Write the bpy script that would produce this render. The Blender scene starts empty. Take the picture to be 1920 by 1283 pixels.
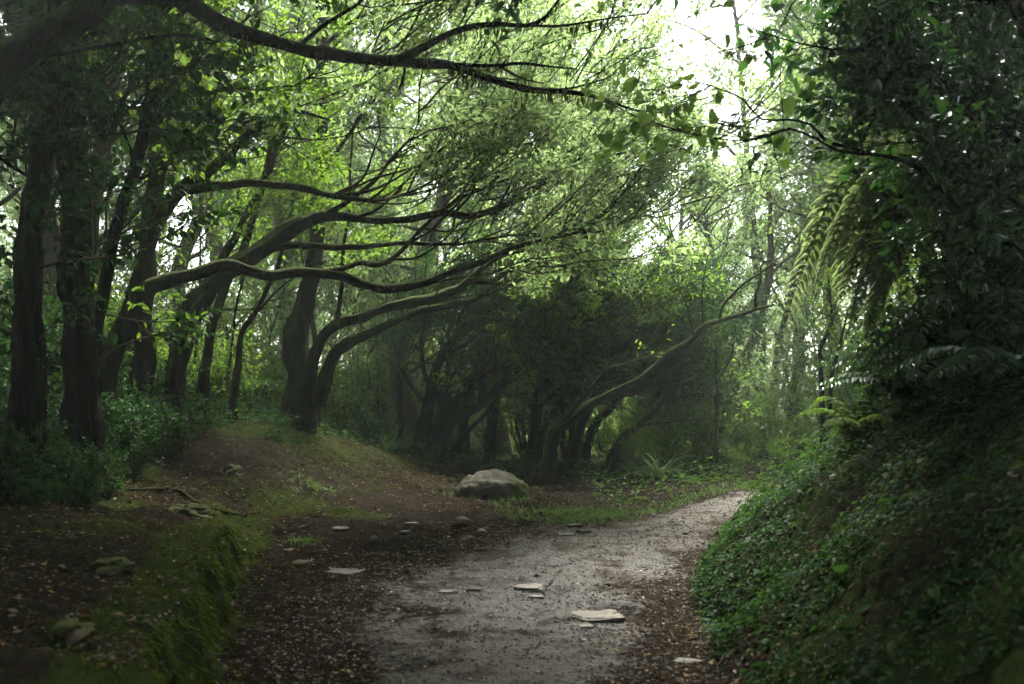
import bpy, math
import numpy as np
from mathutils import Vector

scene = bpy.context.scene
COL = scene.collection
RS = np.random.RandomState

# ------------------------------------------------------------------ camera frame
F, EYE, HORIZ, CX = 1867.0, 1.30, 720.0, 960.0


def P(px, py, d):
    return np.array([(px - CX) / F * d, d, EYE + (HORIZ - py) / F * d])


# ------------------------------------------------------------------ noise
def _hash(ix, iy, seed):
    n = (ix.astype(np.int64) * 374761393 + iy.astype(np.int64) * 668265263 + seed * 982451653) & 0x7fffffff
    n = ((n ^ (n >> 13)) * 1274126177) & 0x7fffffff
    n = n ^ (n >> 16)
    return (n & 0xffff) / 65535.0


def vnoise(x, y, seed=0):
    x = np.asarray(x, float); y = np.asarray(y, float)
    ix = np.floor(x); iy = np.floor(y)
    fx = x - ix; fy = y - iy
    fx = fx * fx * (3 - 2 * fx); fy = fy * fy * (3 - 2 * fy)
    a = _hash(ix, iy, seed); b = _hash(ix + 1, iy, seed)
    c = _hash(ix, iy + 1, seed); d = _hash(ix + 1, iy + 1, seed)
    return (a + (b - a) * fx) * (1 - fy) + (c + (d - c) * fx) * fy


def fbm(x, y, seed=0, octs=4):
    s = 0.0; a = 0.5; t = 0.0
    for k in range(octs):
        s = s + a * (vnoise(x, y, seed + k * 17) - 0.5); t += a
        x = x * 2.03 + 5.1; y = y * 2.03 + 1.7; a *= 0.5
    return s / t


def sstep(t):
    t = np.clip(t, 0, 1)
    return t * t * (3 - 2 * t)


# ------------------------------------------------------------------ terrain
def edge_left(y):
    return np.interp(y, [-5, 0, 3.5, 5, 6.5, 7.6, 9, 10.5, 12, 14, 18, 60],
                     [-1.0, -1.05, -1.22, -1.5, -1.8, -2.05, -2.2, -1.6, -1.0, -.5, 0, 0])


def edge_right(y):
    return np.interp(y, [-5, 0, 4.3, 6.0, 6.7, 8, 9, 10, 11, 12, 13, 14, 16, 18],
                     [.85, .85, .95, 1.12, 1.3, 1.75, 2.0, 2.45, 3.1, 4.2, 6, 9, 14, 30])


def path_left(y):
    return np.interp(y, [-5, 0, 4.3, 5.5, 6.5, 7.5, 8.5, 9.5, 10.5, 11.5, 13, 14],
                     [-.7, -.75, -.86, -.88, -.9, -.6, .0, .75, 1.6, 2.7, 4.6, 7.5])


def path_verge(y):
    return np.interp(y, [0, 4, 6, 8, 10], [.42, .40, .30, .10, .0])


def kerb_wob(y):
    return fbm(y * 1.3, y * .7, 3, 3) * .28 + fbm(y * 5.5, y * .3, 13, 2) * .16


def hgt(x, y, fine=True):
    x = np.asarray(x, float); y = np.asarray(y, float)
    dl = edge_left(y) + kerb_wob(y) - x
    sw = np.interp(y, [0, 7, 9, 11], [.11, .15, .9, 1.6])
    sh = np.interp(y, [0, 7, 9.5], [.36, .30, .12])
    L = sh * sstep(dl / sw + .15) + .62 * (1 - np.exp(-np.clip(dl - .25, 0, 50) * .34))
    L = L + .40 * np.exp(-((x + 3.2) / 1.9) ** 2 - ((y - 11.9) / 2.4) ** 2)
    L = L * np.interp(y, [13, 17, 40], [1, .55, .1])
    dr = x - edge_right(y) - fbm(x * .9, y * .9, 9, 3) * .35
    R = 3.4 * (1 - np.exp(-np.clip(dr, 0, 60) * .95 / 3.4))
    R = R * np.interp(y, [12, 15, 19], [1, .6, 0])
    z = L + R
    z = z - .22 * np.exp(-((x - 1.25) / .55) ** 2 - ((y - 11.1) / .7) ** 2)
    z = z + .07 * np.exp(-((x - 2.6) / 1.2) ** 2 - ((y - 11.8) / 1.2) ** 2)
    z = z - .035 * np.clip(y - 17, 0, 40)
    n = fbm(x * .55, y * .55, 21, 3) * np.interp(y, [0, 12, 25], [.05, .12, .5])
    z = z + n
    if fine:
        off = sstep((path_left(y) - x) / .6) + sstep((x - edge_right(y)) / .4)
        z = z + fbm(x * 3.1, y * 3.1, 33, 4) * (.035 + .13 * off)
        z = z + fbm(x * 14, y * 14, 47, 3) * (.012 + .02 * off)
    return z


def G(px, py, lift=0.0):
    """where the sight line through a photo pixel meets the ground"""
    ds = np.linspace(2.5, 40, 3000)
    xs = (px - CX) / F * ds; zs = EYE + (HORIZ - py) / F * ds
    below = zs <= hgt(xs, ds) + lift
    i = int(np.argmax(below)) if below.any() else 2000
    return np.array([xs[i], ds[i], float(hgt(xs[i], ds[i]))])


# ------------------------------------------------------------------ mesh builder
class MB:
    def __init__(s):
        s.v = []; s.loops = []; s.tot = []; s.mat = []; s.r = []; s.n = 0

    def add(s, v, f, mat=0, r=0.5):
        v = np.asarray(v, np.float32).reshape(-1, 3); f = np.asarray(f, np.int32)
        if len(v) == 0 or len(f) == 0:
            return
        s.v.append(v); s.loops.append((f + s.n).ravel())
        s.tot.append(np.full(len(f), f.shape[1], np.int32))
        s.mat.append(np.full(len(f), mat, np.int32))
        s.r.append(np.broadcast_to(np.asarray(r, np.float32), (len(v),)))
        s.n += len(v)

    def build(s, name, mats, parent=None, smooth=True, attrs=None):
        me = bpy.data.meshes.new(name)
        v = np.concatenate(s.v); lp = np.concatenate(s.loops); tt = np.concatenate(s.tot); mi = np.concatenate(s.mat)
        me.vertices.add(len(v)); me.vertices.foreach_set('co', v.ravel())
        me.loops.add(len(lp)); me.loops.foreach_set('vertex_index', lp)
        me.polygons.add(len(tt))
        me.polygons.foreach_set('loop_start', np.concatenate([[0], np.cumsum(tt)[:-1]]).astype(np.int32))
        me.polygons.foreach_set('material_index', mi)
        me.polygons.foreach_set('use_smooth', np.full(len(tt), smooth))
        a = me.attributes.new('rnd', 'FLOAT', 'POINT'); a.data.foreach_set('value', np.concatenate(s.r).astype(np.float32))
        for k, val in (attrs or {}).items():
            a = me.attributes.new(k, 'FLOAT', 'POINT'); a.data.foreach_set('value', np.asarray(val, np.float32))
        for m in (mats if isinstance(mats, (list, tuple)) else [mats]):
            me.materials.append(m)
        me.update(calc_edges=True); me.validate()
        o = bpy.data.objects.new(name, me); COL.objects.link(o)
        if parent is not None:
            o.parent = parent
        return o


def norm(a):
    return a / np.maximum(np.linalg.norm(a, axis=-1, keepdims=True), 1e-9)


def tag(o, label, cat, group=None, kind=None):
    if label: o['label'] = label
    if cat: o['category'] = cat
    if group: o['group'] = group
    if kind: o['kind'] = kind
    return o


def thing(name, loc, label, cat, group=None, rz=0.0):
    o = bpy.data.objects.new(name, None); COL.objects.link(o)
    o.location = [float(c) for c in loc]; o.rotation_euler = (0, 0, rz); o.empty_display_size = .2
    return tag(o, label, cat, group)


def copy_thing(root, loc, rz, sc, label, group=None, tilt=0.0):
    r = root.copy(); COL.objects.link(r)
    r.location = [float(c) for c in loc]; r.rotation_euler = (tilt, tilt * .6, rz); r.scale = (sc, sc, sc)
    r['label'] = label
    if group: r['group'] = group
    for ch in [o for o in root.children]:
        c = ch.copy(); COL.objects.link(c); c.parent = r
    return r


# ------------------------------------------------------------------ curves and tubes
def catmull(pts, step):
    pts = np.asarray(pts, float)
    p = np.vstack([2 * pts[0] - pts[1], pts, 2 * pts[-1] - pts[-2]])
    out = []
    for i in range(1, len(p) - 2):
        seg = np.linalg.norm(p[i + 1][:3] - p[i][:3])
        n = max(2, int(seg / step))
        t = np.linspace(0, 1, n, endpoint=False)[:, None]
        a, b, c, d = p[i - 1], p[i], p[i + 1], p[i + 2]
        out.append(.5 * ((2 * b) + (-a + c) * t + (2 * a - 5 * b + 4 * c - d) * t ** 2 + (-a + 3 * b - 3 * c + d) * t ** 3))
    out.append(p[-2][None, :])
    return np.vstack(out)


def tube(mb, pts, rad, sides=8, mat=0, rough=0.0, flare=0.0, seed=0, r=.5):
    n = len(pts)
    T = norm(np.gradient(pts, axis=0))
    ref = np.array([0, 1, 0]) if abs(T[0][1]) < .8 else np.array([1, 0, 0])
    N = np.zeros_like(pts); u = norm(np.cross(T[0], ref))
    for i in range(n):
        u = u - T[i] * np.dot(u, T[i]); u = u / max(np.linalg.norm(u), 1e-9); N[i] = u
    B = np.cross(T, N)
    a = np.linspace(0, 2 * np.pi, sides, endpoint=False)
    s = np.concatenate([[0], np.cumsum(np.linalg.norm(np.diff(pts, axis=0), axis=1))])
    R = np.repeat(rad[:, None], sides, 1).copy()
    if rough:
        A, S = np.meshgrid(a, s)
        w = fbm(np.cos(A) * 1.6 + seed * 3.7, np.sin(A) * 1.6 + S * 1.1 + seed, seed, 3)
        w2 = fbm(np.cos(A) * 3.5 + seed * 2.1 + np.sin(A) * 2.2, S * 5.0 + np.sin(A) * 3, seed + 5, 3)
        R *= 1 + rough * (1.5 * w + 1.0 * w2)
    if flare:
        A, S = np.meshgrid(a, s)
        fl = np.exp(-S / (flare * .5))
        R *= 1 + fl * (.2 + .55 * np.clip(np.cos(A * 4 + seed) * .6 + np.cos(A * 3 + seed * 2) * .4, 0, 1))
    V = pts[:, None, :] + R[:, :, None] * (np.cos(a)[None, :, None] * N[:, None, :] + np.sin(a)[None, :, None] * B[:, None, :])
    i = np.arange(n - 1)[:, None] * sides; j = np.arange(sides)[None, :]; j2 = (j + 1) % sides
    f = np.stack([i + j, i + j2, i + sides + j2, i + sides + j], -1).reshape(-1, 4)
    mb.add(V.reshape(-1, 3), f, mat, r)
    tip = pts[-1] + T[-1] * rad[-1] * 1.2
    base = (n - 1) * sides
    ring = V[-1]
    mb.add(np.vstack([ring, tip]), np.stack([np.arange(sides), (np.arange(sides) + 1) % sides, np.full(sides, sides)], -1), mat, r)


def twigs(rs, P0, D0, L, nseg, trop, tk, wig):
    """grow a batch of twigs; returns points (T, nseg+1, 3)"""
    pts = [P0]; d = norm(D0); p = P0
    for k in range(nseg):
        d = norm(d + trop * tk + rs.normal(0, wig, d.shape))
        p = p + d * (L / nseg)[:, None]
        pts.append(p)
    return np.stack(pts, 1)


def twig_tubes(mb, pts, r0, r1, sides=3, mat=0):
    T, n, _ = pts.shape
    if T == 0: return
    tg = norm(np.gradient(pts, axis=1))
    u = norm(np.cross(tg, np.array([.31, .22, .92]))); w = np.cross(tg, u)
    a = np.linspace(0, 2 * np.pi, sides, endpoint=False)
    t = np.linspace(0, 1, n)[None, :]
    R = r0[:, None] * (1 - t) + r1[:, None] * t
    V = pts[:, :, None, :] + R[:, :, None, None] * (np.cos(a)[None, None, :, None] * u[:, :, None, :] + np.sin(a)[None, None, :, None] * w[:, :, None, :])
    i = (np.arange(T)[:, None, None] * n + np.arange(n - 1)[None, :, None]) * sides
    j = np.arange(sides)[None, None, :]; j2 = (j + 1) % sides
    f = np.stack([i + j, i + j2, i + sides + j2, i + sides + j], -1).reshape(-1, 4)
    mb.add(V.reshape(-1, 3), f, mat, .5)


def sample_on(rs, pts, m, t0=0.2, t1=1.0):
    """m random spots per twig: positions, tangents"""
    T, n, _ = pts.shape
    t = rs.uniform(t0, t1, (T, m)) * (n - 1)
    i = np.clip(t.astype(int), 0, n - 2); f = (t - i)[..., None]
    k = np.arange(T)[:, None]
    p = pts[k, i] * (1 - f) + pts[k, i + 1] * f
    d = norm(pts[k, i + 1] - pts[k, i])
    return p.reshape(-1, 3), d.reshape(-1, 3)


LEAF = {
    'small': (np.array([[0, 0, 0], [.45, .5, .10], [1, 0, -.06], [.45, -.5, .10]]), np.array([[0, 2, 1], [0, 3, 2]])),
    'ovate': (np.array([[0, 0, 0], [.35, 0, 0], [.7, 0, -.05], [1, 0, -.16], [.18, .36, .05], [.5, .5, .08], [.8, .28, 0], [.18, -.36, .05], [.5, -.5, .08], [.8, -.28, 0]]),
              np.array([[0, 1, 4], [1, 5, 4], [1, 2, 5], [2, 6, 5], [2, 3, 6], [0, 7, 1], [1, 7, 8], [1, 8, 2], [2, 8, 9], [2, 9, 3]])),
    'heart': (np.array([[0, 0, 0], [.3, 0, -.03], [.65, 0, -.08], [1.02, 0, -.22], [-.12, .28, .02], [.1, .5, .05], [.45, .5, .02], [.78, .24, -.08], [-.12, -.28, .02], [.1, -.5, .05], [.45, -.5, .02], [.78, -.24, -.08]]),
              np.array([[0, 5, 4], [0, 1, 5], [1, 6, 5], [1, 2, 6], [2, 7, 6], [2, 3, 7], [0, 8, 9], [0, 9, 1], [1, 9, 10], [1, 10, 2], [2, 10, 11], [2, 11, 3]])),
    'litter': (np.array([[0, 0, 0], [.4, .5, .16], [1, 0, .1], [.5, -.45, .22], [.5, 0, 0]]), np.array([[0, 4, 1], [1, 4, 2], [2, 4, 3], [3, 4, 0]])),
}


def leaves(mb, rs, p, d, size, mat=0, shape='small', aspect=.5, up=None, tilt=.6, r=None):
    n = len(p)
    if n == 0: return
    up = np.array([0, 0, 1.0]) if up is None else up
    ups = norm(up + rs.normal(0, tilt, (n, 3)))
    d = norm(d); s = norm(np.cross(ups, d)); nn = np.cross(d, s)
    tv, tf = LEAF[shape]
    size = np.broadcast_to(size, (n,))
    asp = aspect * rs.uniform(.8, 1.2, n)
    V = (p[:, None, :] + size[:, None, None] * (tv[None, :, 0, None] * d[:, None, :]
         + (tv[None, :, 1, None] * asp[:, None, None]) * s[:, None, :] + tv[None, :, 2, None] * nn[:, None, :]))
    k = len(tv)
    f = (tf[None] + (np.arange(n) * k)[:, None, None]).reshape(-1, tf.shape[1])
    rr = rs.uniform(0, 1, n) if r is None else np.broadcast_to(r, (n,))
    mb.add(V.reshape(-1, 3), f, mat, np.repeat(rr, k))


# ------------------------------------------------------------------ materials
class NT:
    def __init__(s, name):
        s.m = bpy.data.materials.new(name); s.m.use_nodes = True
        s.t = s.m.node_tree; s.t.nodes.clear()
        s.out = s.n('ShaderNodeOutputMaterial')

    def n(s, typ, **kw):
        nd = s.t.nodes.new(typ)
        for k, v in kw.items():
            if k in nd.inputs.keys(): nd.inputs[k].default_value = v
            else: setattr(nd, k, v)
        return nd

    def l(s, a, b):
        s.t.links.new(a, b)

    def attr(s, name):
        return s.n('ShaderNodeAttribute', attribute_name=name).outputs['Fac']

    def noise(s, scale, detail=4, rough=.55, vec=None):
        nd = s.n('ShaderNodeTexNoise'); nd.inputs['Scale'].default_value = scale
        nd.inputs['Detail'].default_value = detail; nd.inputs['Roughness'].default_value = rough
        s.l(vec if vec is not None else s.pos(), nd.inputs['Vector'])
        return nd.outputs['Fac']

    def pos(s):
        if not hasattr(s, '_p'):
            s._p = s.n('ShaderNodeTexCoord').outputs['Object']
        return s._p

    def ramp(s, fac, stops):
        nd = s.n('ShaderNodeValToRGB'); cr = nd.color_ramp
        while len(cr.elements) < len(stops): cr.elements.new(.5)
        for e, (p, c) in zip(cr.elements, stops):
            e.position = p; e.color = (*c, 1) if len(c) == 3 else c
        s.l(fac, nd.inputs['Fac'])
        return nd.outputs['Color']

    def rng(s, fac, a, b, c=0.0, d=1.0):
        nd = s.n('ShaderNodeMapRange'); nd.clamp = True
        for k, v in zip(('From Min', 'From Max', 'To Min', 'To Max'), (a, b, c, d)): nd.inputs[k].default_value = v
        s.l(fac, nd.inputs['Value'])
        return nd.outputs['Result']

    def mix(s, f, a, b):
        nd = s.n('ShaderNodeMix', data_type='RGBA')
        for sock, v in ((nd.inputs['Factor'], f), (nd.inputs['A'], a), (nd.inputs['B'], b)): pass
        ins = [i for i in nd.inputs if i.enabled]
        for sock, v in zip(ins, (f, a, b)):
            if hasattr(v, 'is_linked'): s.l(v, sock)
            else: sock.default_value = v if not isinstance(v, tuple) else (*v, 1)
        return [o for o in nd.outputs if o.enabled][0]

    def math(s, op, a, b=0.0):
        nd = s.n('ShaderNodeMath', operation=op)
        for sock, v in zip(nd.inputs, (a, b)):
            if hasattr(v, 'is_linked'): s.l(v, sock)
            else: sock.default_value = v
        return nd.outputs[0]

    def bump(s, h, strength, dist):
        nd = s.n('ShaderNodeBump'); nd.inputs['Strength'].default_value = strength; nd.inputs['Distance'].default_value = dist
        s.l(h, nd.inputs['Height'])
        return nd.outputs['Normal']

    def principled(s, color, rough, normal=None, spec=.5):
        nd = s.n('ShaderNodeBsdfPrincipled')
        for k, v in (('Base Color', color), ('Roughness', rough), ('Specular IOR Level', spec)):
            if hasattr(v, 'is_linked'): s.l(v, nd.inputs[k])
            else: nd.inputs[k].default_value = (*v, 1) if isinstance(v, tuple) else v
        if normal is not None: s.l(normal, nd.inputs['Normal'])
        return nd.outputs[0]

    def done(s, sh):
        s.l(sh, s.out.inputs['Surface']); return s.m


def leaf_mat(name, stops, trans, tfac=.42, rough=.4, spec=.45):
    m = NT(name)
    r = m.attr('rnd')
    col = m.ramp(r, stops)
    pr = m.principled(col, rough, spec=spec)
    tr = m.n('ShaderNodeBsdfTranslucent')
    m.l(m.mix(.55, col, trans), tr.inputs['Color'])
    mx = m.n('ShaderNodeMixShader'); mx.inputs[0].default_value = tfac
    m.l(pr, mx.inputs[1]); m.l(tr.outputs[0], mx.inputs[2])
    return m.done(mx.outputs[0])


def bark_mat(name, dark, light, moss, mosslo=.45):
    m = NT(name)
    mp = m.n('ShaderNodeMapping'); mp.inputs['Scale'].default_value = (1, 1, .16); m.l(m.pos(), mp.inputs['Vector'])
    n1 = m.noise(16, 6, .6, mp.outputs[0]); n2 = m.noise(60, 5, .65, mp.outputs[0])
    col = m.mix(m.rng(n1, .35, .7), dark, light)
    col = m.mix(m.rng(n2, .45, .75, 0, .6), col, tuple(c * .35 for c in dark))
    geo = m.n('ShaderNodeNewGeometry')
    sx = m.n('ShaderNodeSeparateXYZ'); m.l(geo.outputs['Normal'], sx.inputs[0])
    up = m.math('ADD', sx.outputs['Z'], m.rng(m.noise(3.2, 4, .6), .3, .7, -.75, .75))
    mf = m.rng(up, mosslo, mosslo + .5)
    mcol = m.mix(m.rng(m.noise(26, 3), .3, .7), moss, tuple(c * .45 for c in moss))
    col = m.mix(mf, col, mcol)
    h = m.math('ADD', m.math('MULTIPLY', n1, .6), m.math('MULTIPLY', n2, .6))
    return m.done(m.principled(col, .82, m.bump(h, 1.0, .05), .04))


M = {}
M['bark'] = bark_mat('wet mossy bark', (.010, .008, .005), (.026, .020, .012), (.046, .060, .010), .1)
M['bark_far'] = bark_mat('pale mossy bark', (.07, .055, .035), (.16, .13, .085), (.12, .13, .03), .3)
M['bark_shade'] = bark_mat('shaded dark bark', (.007, .006, .004), (.018, .014, .009), (.036, .048, .008), .35)  # darker bark copy: woodland shade is put into its colour
M['twig'] = bark_mat('twig bark', (.035, .027, .017), (.07, .053, .032), (.075, .085, .018), .3)
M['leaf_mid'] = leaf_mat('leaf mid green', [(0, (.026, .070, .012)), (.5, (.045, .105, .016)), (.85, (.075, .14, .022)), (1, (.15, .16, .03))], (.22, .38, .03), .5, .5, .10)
M['leaf_lit'] = leaf_mat('lit pale green leaf', [(0, (.042, .100, .028)), (.5, (.066, .140, .040)), (.9, (.10, .185, .055)), (1, (.19, .19, .07))], (.40, .54, .20), .55, .5, .08)  # brightness of the lit canopy is put into this paler leaf colour
M['leaf_shade'] = leaf_mat('shaded dark glossy leaf', [(0, (.006, .021, .008)), (.6, (.013, .038, .011)), (1, (.028, .06, .015))], (.05, .15, .02), .34, .45, .06)  # deep shade under the trees is put into this dark leaf colour
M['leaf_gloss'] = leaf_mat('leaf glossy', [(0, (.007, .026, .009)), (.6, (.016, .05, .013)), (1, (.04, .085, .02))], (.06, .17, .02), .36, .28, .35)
M['low_plant'] = leaf_mat('low plants', [(0, (.016, .045, .010)), (.7, (.032, .080, .015)), (1, (.06, .11, .02))], (.10, .20, .025), .35, .6, .06)
M['leaf_heart'] = leaf_mat('heart leaf', [(0, (.035, .095, .018)), (1, (.08, .16, .032))], (.30, .48, .08), .6, .45, .15)
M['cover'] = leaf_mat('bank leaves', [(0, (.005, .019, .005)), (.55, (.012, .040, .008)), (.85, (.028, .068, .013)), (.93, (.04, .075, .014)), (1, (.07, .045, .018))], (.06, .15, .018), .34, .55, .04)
M['fern'] = leaf_mat('fern green', [(0, (.045, .095, .025)), (.7, (.10, .17, .05)), (1, (.16, .2, .07))], (.42, .54, .18), .5, .5, .2)
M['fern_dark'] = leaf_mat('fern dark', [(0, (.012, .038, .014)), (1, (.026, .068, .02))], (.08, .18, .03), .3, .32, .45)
M['fern_dry'] = leaf_mat('fern dry', [(0, (.06, .05, .018)), (1, (.10, .075, .025))], (.14, .11, .03), .4, .6, .2)
M['grass'] = leaf_mat('grass blades', [(0, (.025, .06, .014)), (1, (.06, .11, .025))], (.14, .24, .05), .42, .5, .25)
M['moss'] = leaf_mat('moss', [(0, (.026, .055, .008)), (.6, (.066, .11, .013)), (1, (.13, .145, .02))], (.08, .11, .012), .3, .9, .03)
M['litter'] = leaf_mat('fallen leaves', [(0, (.022, .014, .008)), (.4, (.055, .036, .020)), (.72, (.12, .085, .05)), (.9, (.22, .175, .115)), (.955, (.26, .20, .07)), (.972, (.20, .07, .022)), (1, (.30, .27, .21))], (.10, .07, .03), .15, .8, .03)


def ground_mat():
    m = NT('forest soil and wet path')
    n1 = m.noise(2.2, 5, .6); n2 = m.noise(17, 6, .65); n3 = m.noise(85, 4, .7); n4 = m.noise(230, 2, .6)
    soil = m.mix(m.rng(n2, .35, .68), (.006, .0046, .0028), (.021, .015, .0088))
    soil = m.mix(m.rng(n3, .56, .72), soil, (.06, .042, .025))
    grit = m.mix(m.rng(n3, .34, .64), (.007, .0048, .003), (.052, .037, .022))
    grit = m.mix(m.rng(n4, .42, .66, 0, .85), grit, (.022, .019, .016))
    grit = m.mix(m.rng(n1, .42, .62, .0, .55), grit, (.028, .021, .014))
    pm = m.math('ADD', m.attr('path'), m.math('ADD', m.rng(n2, .3, .7, -.30, .30), m.rng(n1, .3, .7, -.22, .22)))
    pm = m.rng(pm, .28, .85)
    col = m.mix(pm, soil, grit)
    dry = m.attr('dry')
    lit_sand = m.mix(m.rng(n2, .3, .7), (.17, .135, .095), (.09, .07, .047))  # sand colour lifted to carry some of the light on the far bend
    col = m.mix(dry, col, lit_sand)
    mm = m.rng(m.math('ADD', m.attr('moss'), m.rng(n2, .3, .7, -.3, .3)), .38, .72)
    moss = m.mix(m.rng(n3, .3, .7), (.011, .022, .005), (.038, .052, .009))
    col = m.mix(mm, col, moss)
    wet = m.math('MULTIPLY', pm, m.rng(n1, .36, .60))
    ro = m.math('SUBTRACT', m.rng(n3, .3, .7, .74, .92), m.math('MULTIPLY', wet, .56))
    ro = m.mix(mm, ro, (.9, .9, .9))
    h = m.math('ADD', m.math('MULTIPLY', n3, .55), m.math('MULTIPLY', n4, .30))
    h = m.math('ADD', h, m.math('MULTIPLY', n2, .4))
    return m.done(m.principled(col, ro, m.bump(h, 1.0, .045), m.math('ADD', m.math('MULTIPLY', wet, .8), .02)))


def stone_mat(name, a, b, mossy):
    m = NT(name)
    n1 = m.noise(6, 6, .65); n2 = m.noise(38, 5, .7); n3 = m.noise(140, 3, .7)
    col = m.mix(m.rng(n1, .3, .7), a, b)
    col = m.mix(m.rng(n2, .5, .72, 0, .7), col, tuple(c * .4 for c in a))
    col = m.mix(m.rng(n3, .58, .7, 0, .5), col, tuple(min(1, c * 1.7) for c in b))
    if mossy:
        mm = m.rng(m.math('ADD', m.attr('moss'), m.rng(n1, .3, .7, -.3, .3)), .4, .65)
        col = m.mix(mm, col, m.mix(m.rng(n2, .3, .7), (.015, .026, .006), (.055, .062, .012)))
    h = m.math('ADD', m.math('MULTIPLY', n1, .7), m.math('MULTIPLY', n2, .5))
    return m.done(m.principled(col, .75, m.bump(h, .8, .02), .10 if mossy else .25))


M['ground'] = ground_mat()
M['boulder'] = stone_mat('grey boulder', (.034, .032, .021), (.072, .067, .046), True)
M['stone'] = stone_mat('pale path stone', (.075, .067, .054), (.145, .132, .11), False)
M['stone_dark'] = stone_mat('dark stone', (.05, .045, .038), (.11, .10, .085), True)
M['rock_tan'] = stone_mat('tan rock', (.06, .044, .025), (.12, .09, .055), True)

# ------------------------------------------------------------------ ground + path (one grid, split by the path's ragged edge)
EXTRA_MOSS = [(540, 950, .42, 1.1), (645, 958, .28, .9), (705, 965, .2, .8), (350, 950, .35, .5), (230, 955, .3, .9), (210, 985, .3, .8),
              (600, 830, .9, .8), (470, 805, .8, .8), (720, 850, .6, .7), (430, 905, .4, .5), (820, 870, .6, .4), (240, 890, .4, .9), (1050, 950, .5, .4)]


def build_ground():
    def axis(lo, a, b, hi, st, gr):
        mid = list(np.arange(a, b, st)); l = []; s = st; p = a
        while p > lo:
            s *= gr; p -= s; l.append(p)
        r = []; s = st; p = mid[-1]
        while p < hi:
            s *= gr; p += s; r.append(p)
        return np.array(l[::-1] + mid + r)
    xs = axis(-160, -4.0, 4.2, 160, .034, 1.085); ys = axis(-60, 3.2, 13.0, 220, .034, 1.07)
    X, Y = np.meshgrid(xs, ys)
    Z = hgt(X, Y)
    nx, ny = len(xs), len(ys)
    wob = fbm(X * 2.3, Y * 2.3, 61, 4)
    a = np.minimum((X - path_left(Y)) - wob * .9, (edge_right(Y) + .02 - path_verge(Y) - X) - wob * .6)
    a = np.where((Y > -4) & (Y < 14), a, -1)
    pm = sstep(np.where(X < edge_right(Y) - .9, a / 1.1 + .25, a / .7 + .3)) * .95
    wl = kerb_wob(Y)
    dl = edge_left(Y) + wl - X
    step = sstep((dl + .10) / .08) * (1 - sstep((dl - .34) / .22)) * (Y < 8.8) * .95
    moss = step
    left = sstep((dl - .2) / .5)
    moss = np.maximum(moss, left * (.36 + .9 * fbm(X * 1.1, Y * 1.1, 71, 4) + .0))
    for px, py, rad, amp in EXTRA_MOSS:
        c = G(px, py)
        moss = np.maximum(moss, amp * np.exp(-(((X - c[0]) ** 2 + (Y - c[1]) ** 2 * .6) / rad ** 2)))
    br = sstep((X - edge_right(Y)) / .2) * (Y < 15)
    moss = np.maximum(moss, br * (.6 + .8 * fbm(X * 1.5, Y * 1.5, 77, 3)))
    moss = np.maximum(moss, sstep((Y - 13) / 4) * .55)
    moss *= 1 - .9 * pm
    dry = sstep((Y - 7.0) / 2.5) * pm * np.clip(.75 + wob, 0, 1)  # eases in the sand tone, its lit look included, along the path
    v = np.stack([X, Y, Z], -1).reshape(-1, 3)
    i = np.arange(ny - 1)[:, None] * nx + np.arange(nx - 1)[None, :]
    f = np.stack([i, i + 1, i + nx + 1, i + nx], -1).reshape(-1, 4)
    isp = (a[:-1, :-1] > 0).ravel()
    for name, sel in (('ground', ~isp), ('path', isp)):
        ff = f[sel]; used = np.unique(ff); remap = np.full(len(v), -1); remap[used] = np.arange(len(used))
        mb = MB(); mb.add(v[used], remap[ff])
        o = mb.build(name, M['ground'], attrs={'path': pm.ravel()[used], 'moss': moss.ravel()[used], 'dry': dry.ravel()[used]})
        o['kind'] = 'structure'
        o['label'] = {'ground': 'mossy brown forest floor with raised left bank and steep right bank',
                      'path': 'wet grey gravel path bending out of sight behind the bank'}[name]


build_ground()

# ------------------------------------------------------------------ trees
RIGHTWARD = np.array([.62, -.10, .55])


def limb_pts(ctrl, seed, step, wig=1.0, ground=False):
    c = np.array([np.append(P(a, b, d), w * .33 / F * d) for a, b, d, w in ctrl])
    if ground:
        c[0, 2] = float(hgt(c[0, 0], c[0, 1])) - .12
    q = catmull(c, step)
    p = q[:, :3].copy(); r = np.maximum(q[:, 3], .002)
    s = np.concatenate([[0], np.cumsum(np.linalg.norm(np.diff(p, axis=0), axis=1))])
    for ax in range(3):
        p[:, ax] += (fbm(s * 2.1 + ax * 31, s * 0 + seed, seed + ax, 3)) * (.05 + r * .5) * wig * np.minimum(1, s * 3)
    r = r * (1 + .30 * fbm(s * 4.5, s * 0 + seed * 1.3, seed + 9, 3))
    return p, r


def moss_strands(mb, rs, p, r, per_m, lmin, lmax):
    seg = np.linalg.norm(np.diff(p, axis=0), axis=1); tot = seg.sum(); n = int(tot * per_m)
    if n < 1: return
    i = rs.choice(len(seg), n, p=seg / tot); t = rs.uniform(0, 1, (n, 1))
    c = p[i] * (1 - t) + p[i + 1] * t; rr = r[i]
    tg = norm(p[i + 1] - p[i])
    side = norm(np.cross(tg, np.array([0, 0, 1.0])) + 1e-6)
    ang = rs.uniform(-2.6, 2.6, n)
    out = side * np.sin(ang)[:, None] + np.array([0, 0, -1.0]) * np.cos(ang)[:, None]
    c = c + out * (rr * .93)[:, None]
    low = np.clip(np.cos(ang), 0.12, 1)
    clump = np.clip(.45 + 3.2 * fbm(c[:, 0] * 4, c[:, 1] * 4 + c[:, 2] * 4, 5, 3), .12, 1.7)
    L = rs.uniform(lmin, lmax, n) * low * clump
    d = norm(out * .5 + np.array([0, 0, -1.0]) * (.25 + low)[:, None] + rs.normal(0, .18, (n, 3)))
    leaves(mb, rs, c, d, L, 0, 'small', .2, up=np.array([0, -1.0, 0]), tilt=.9)


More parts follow.
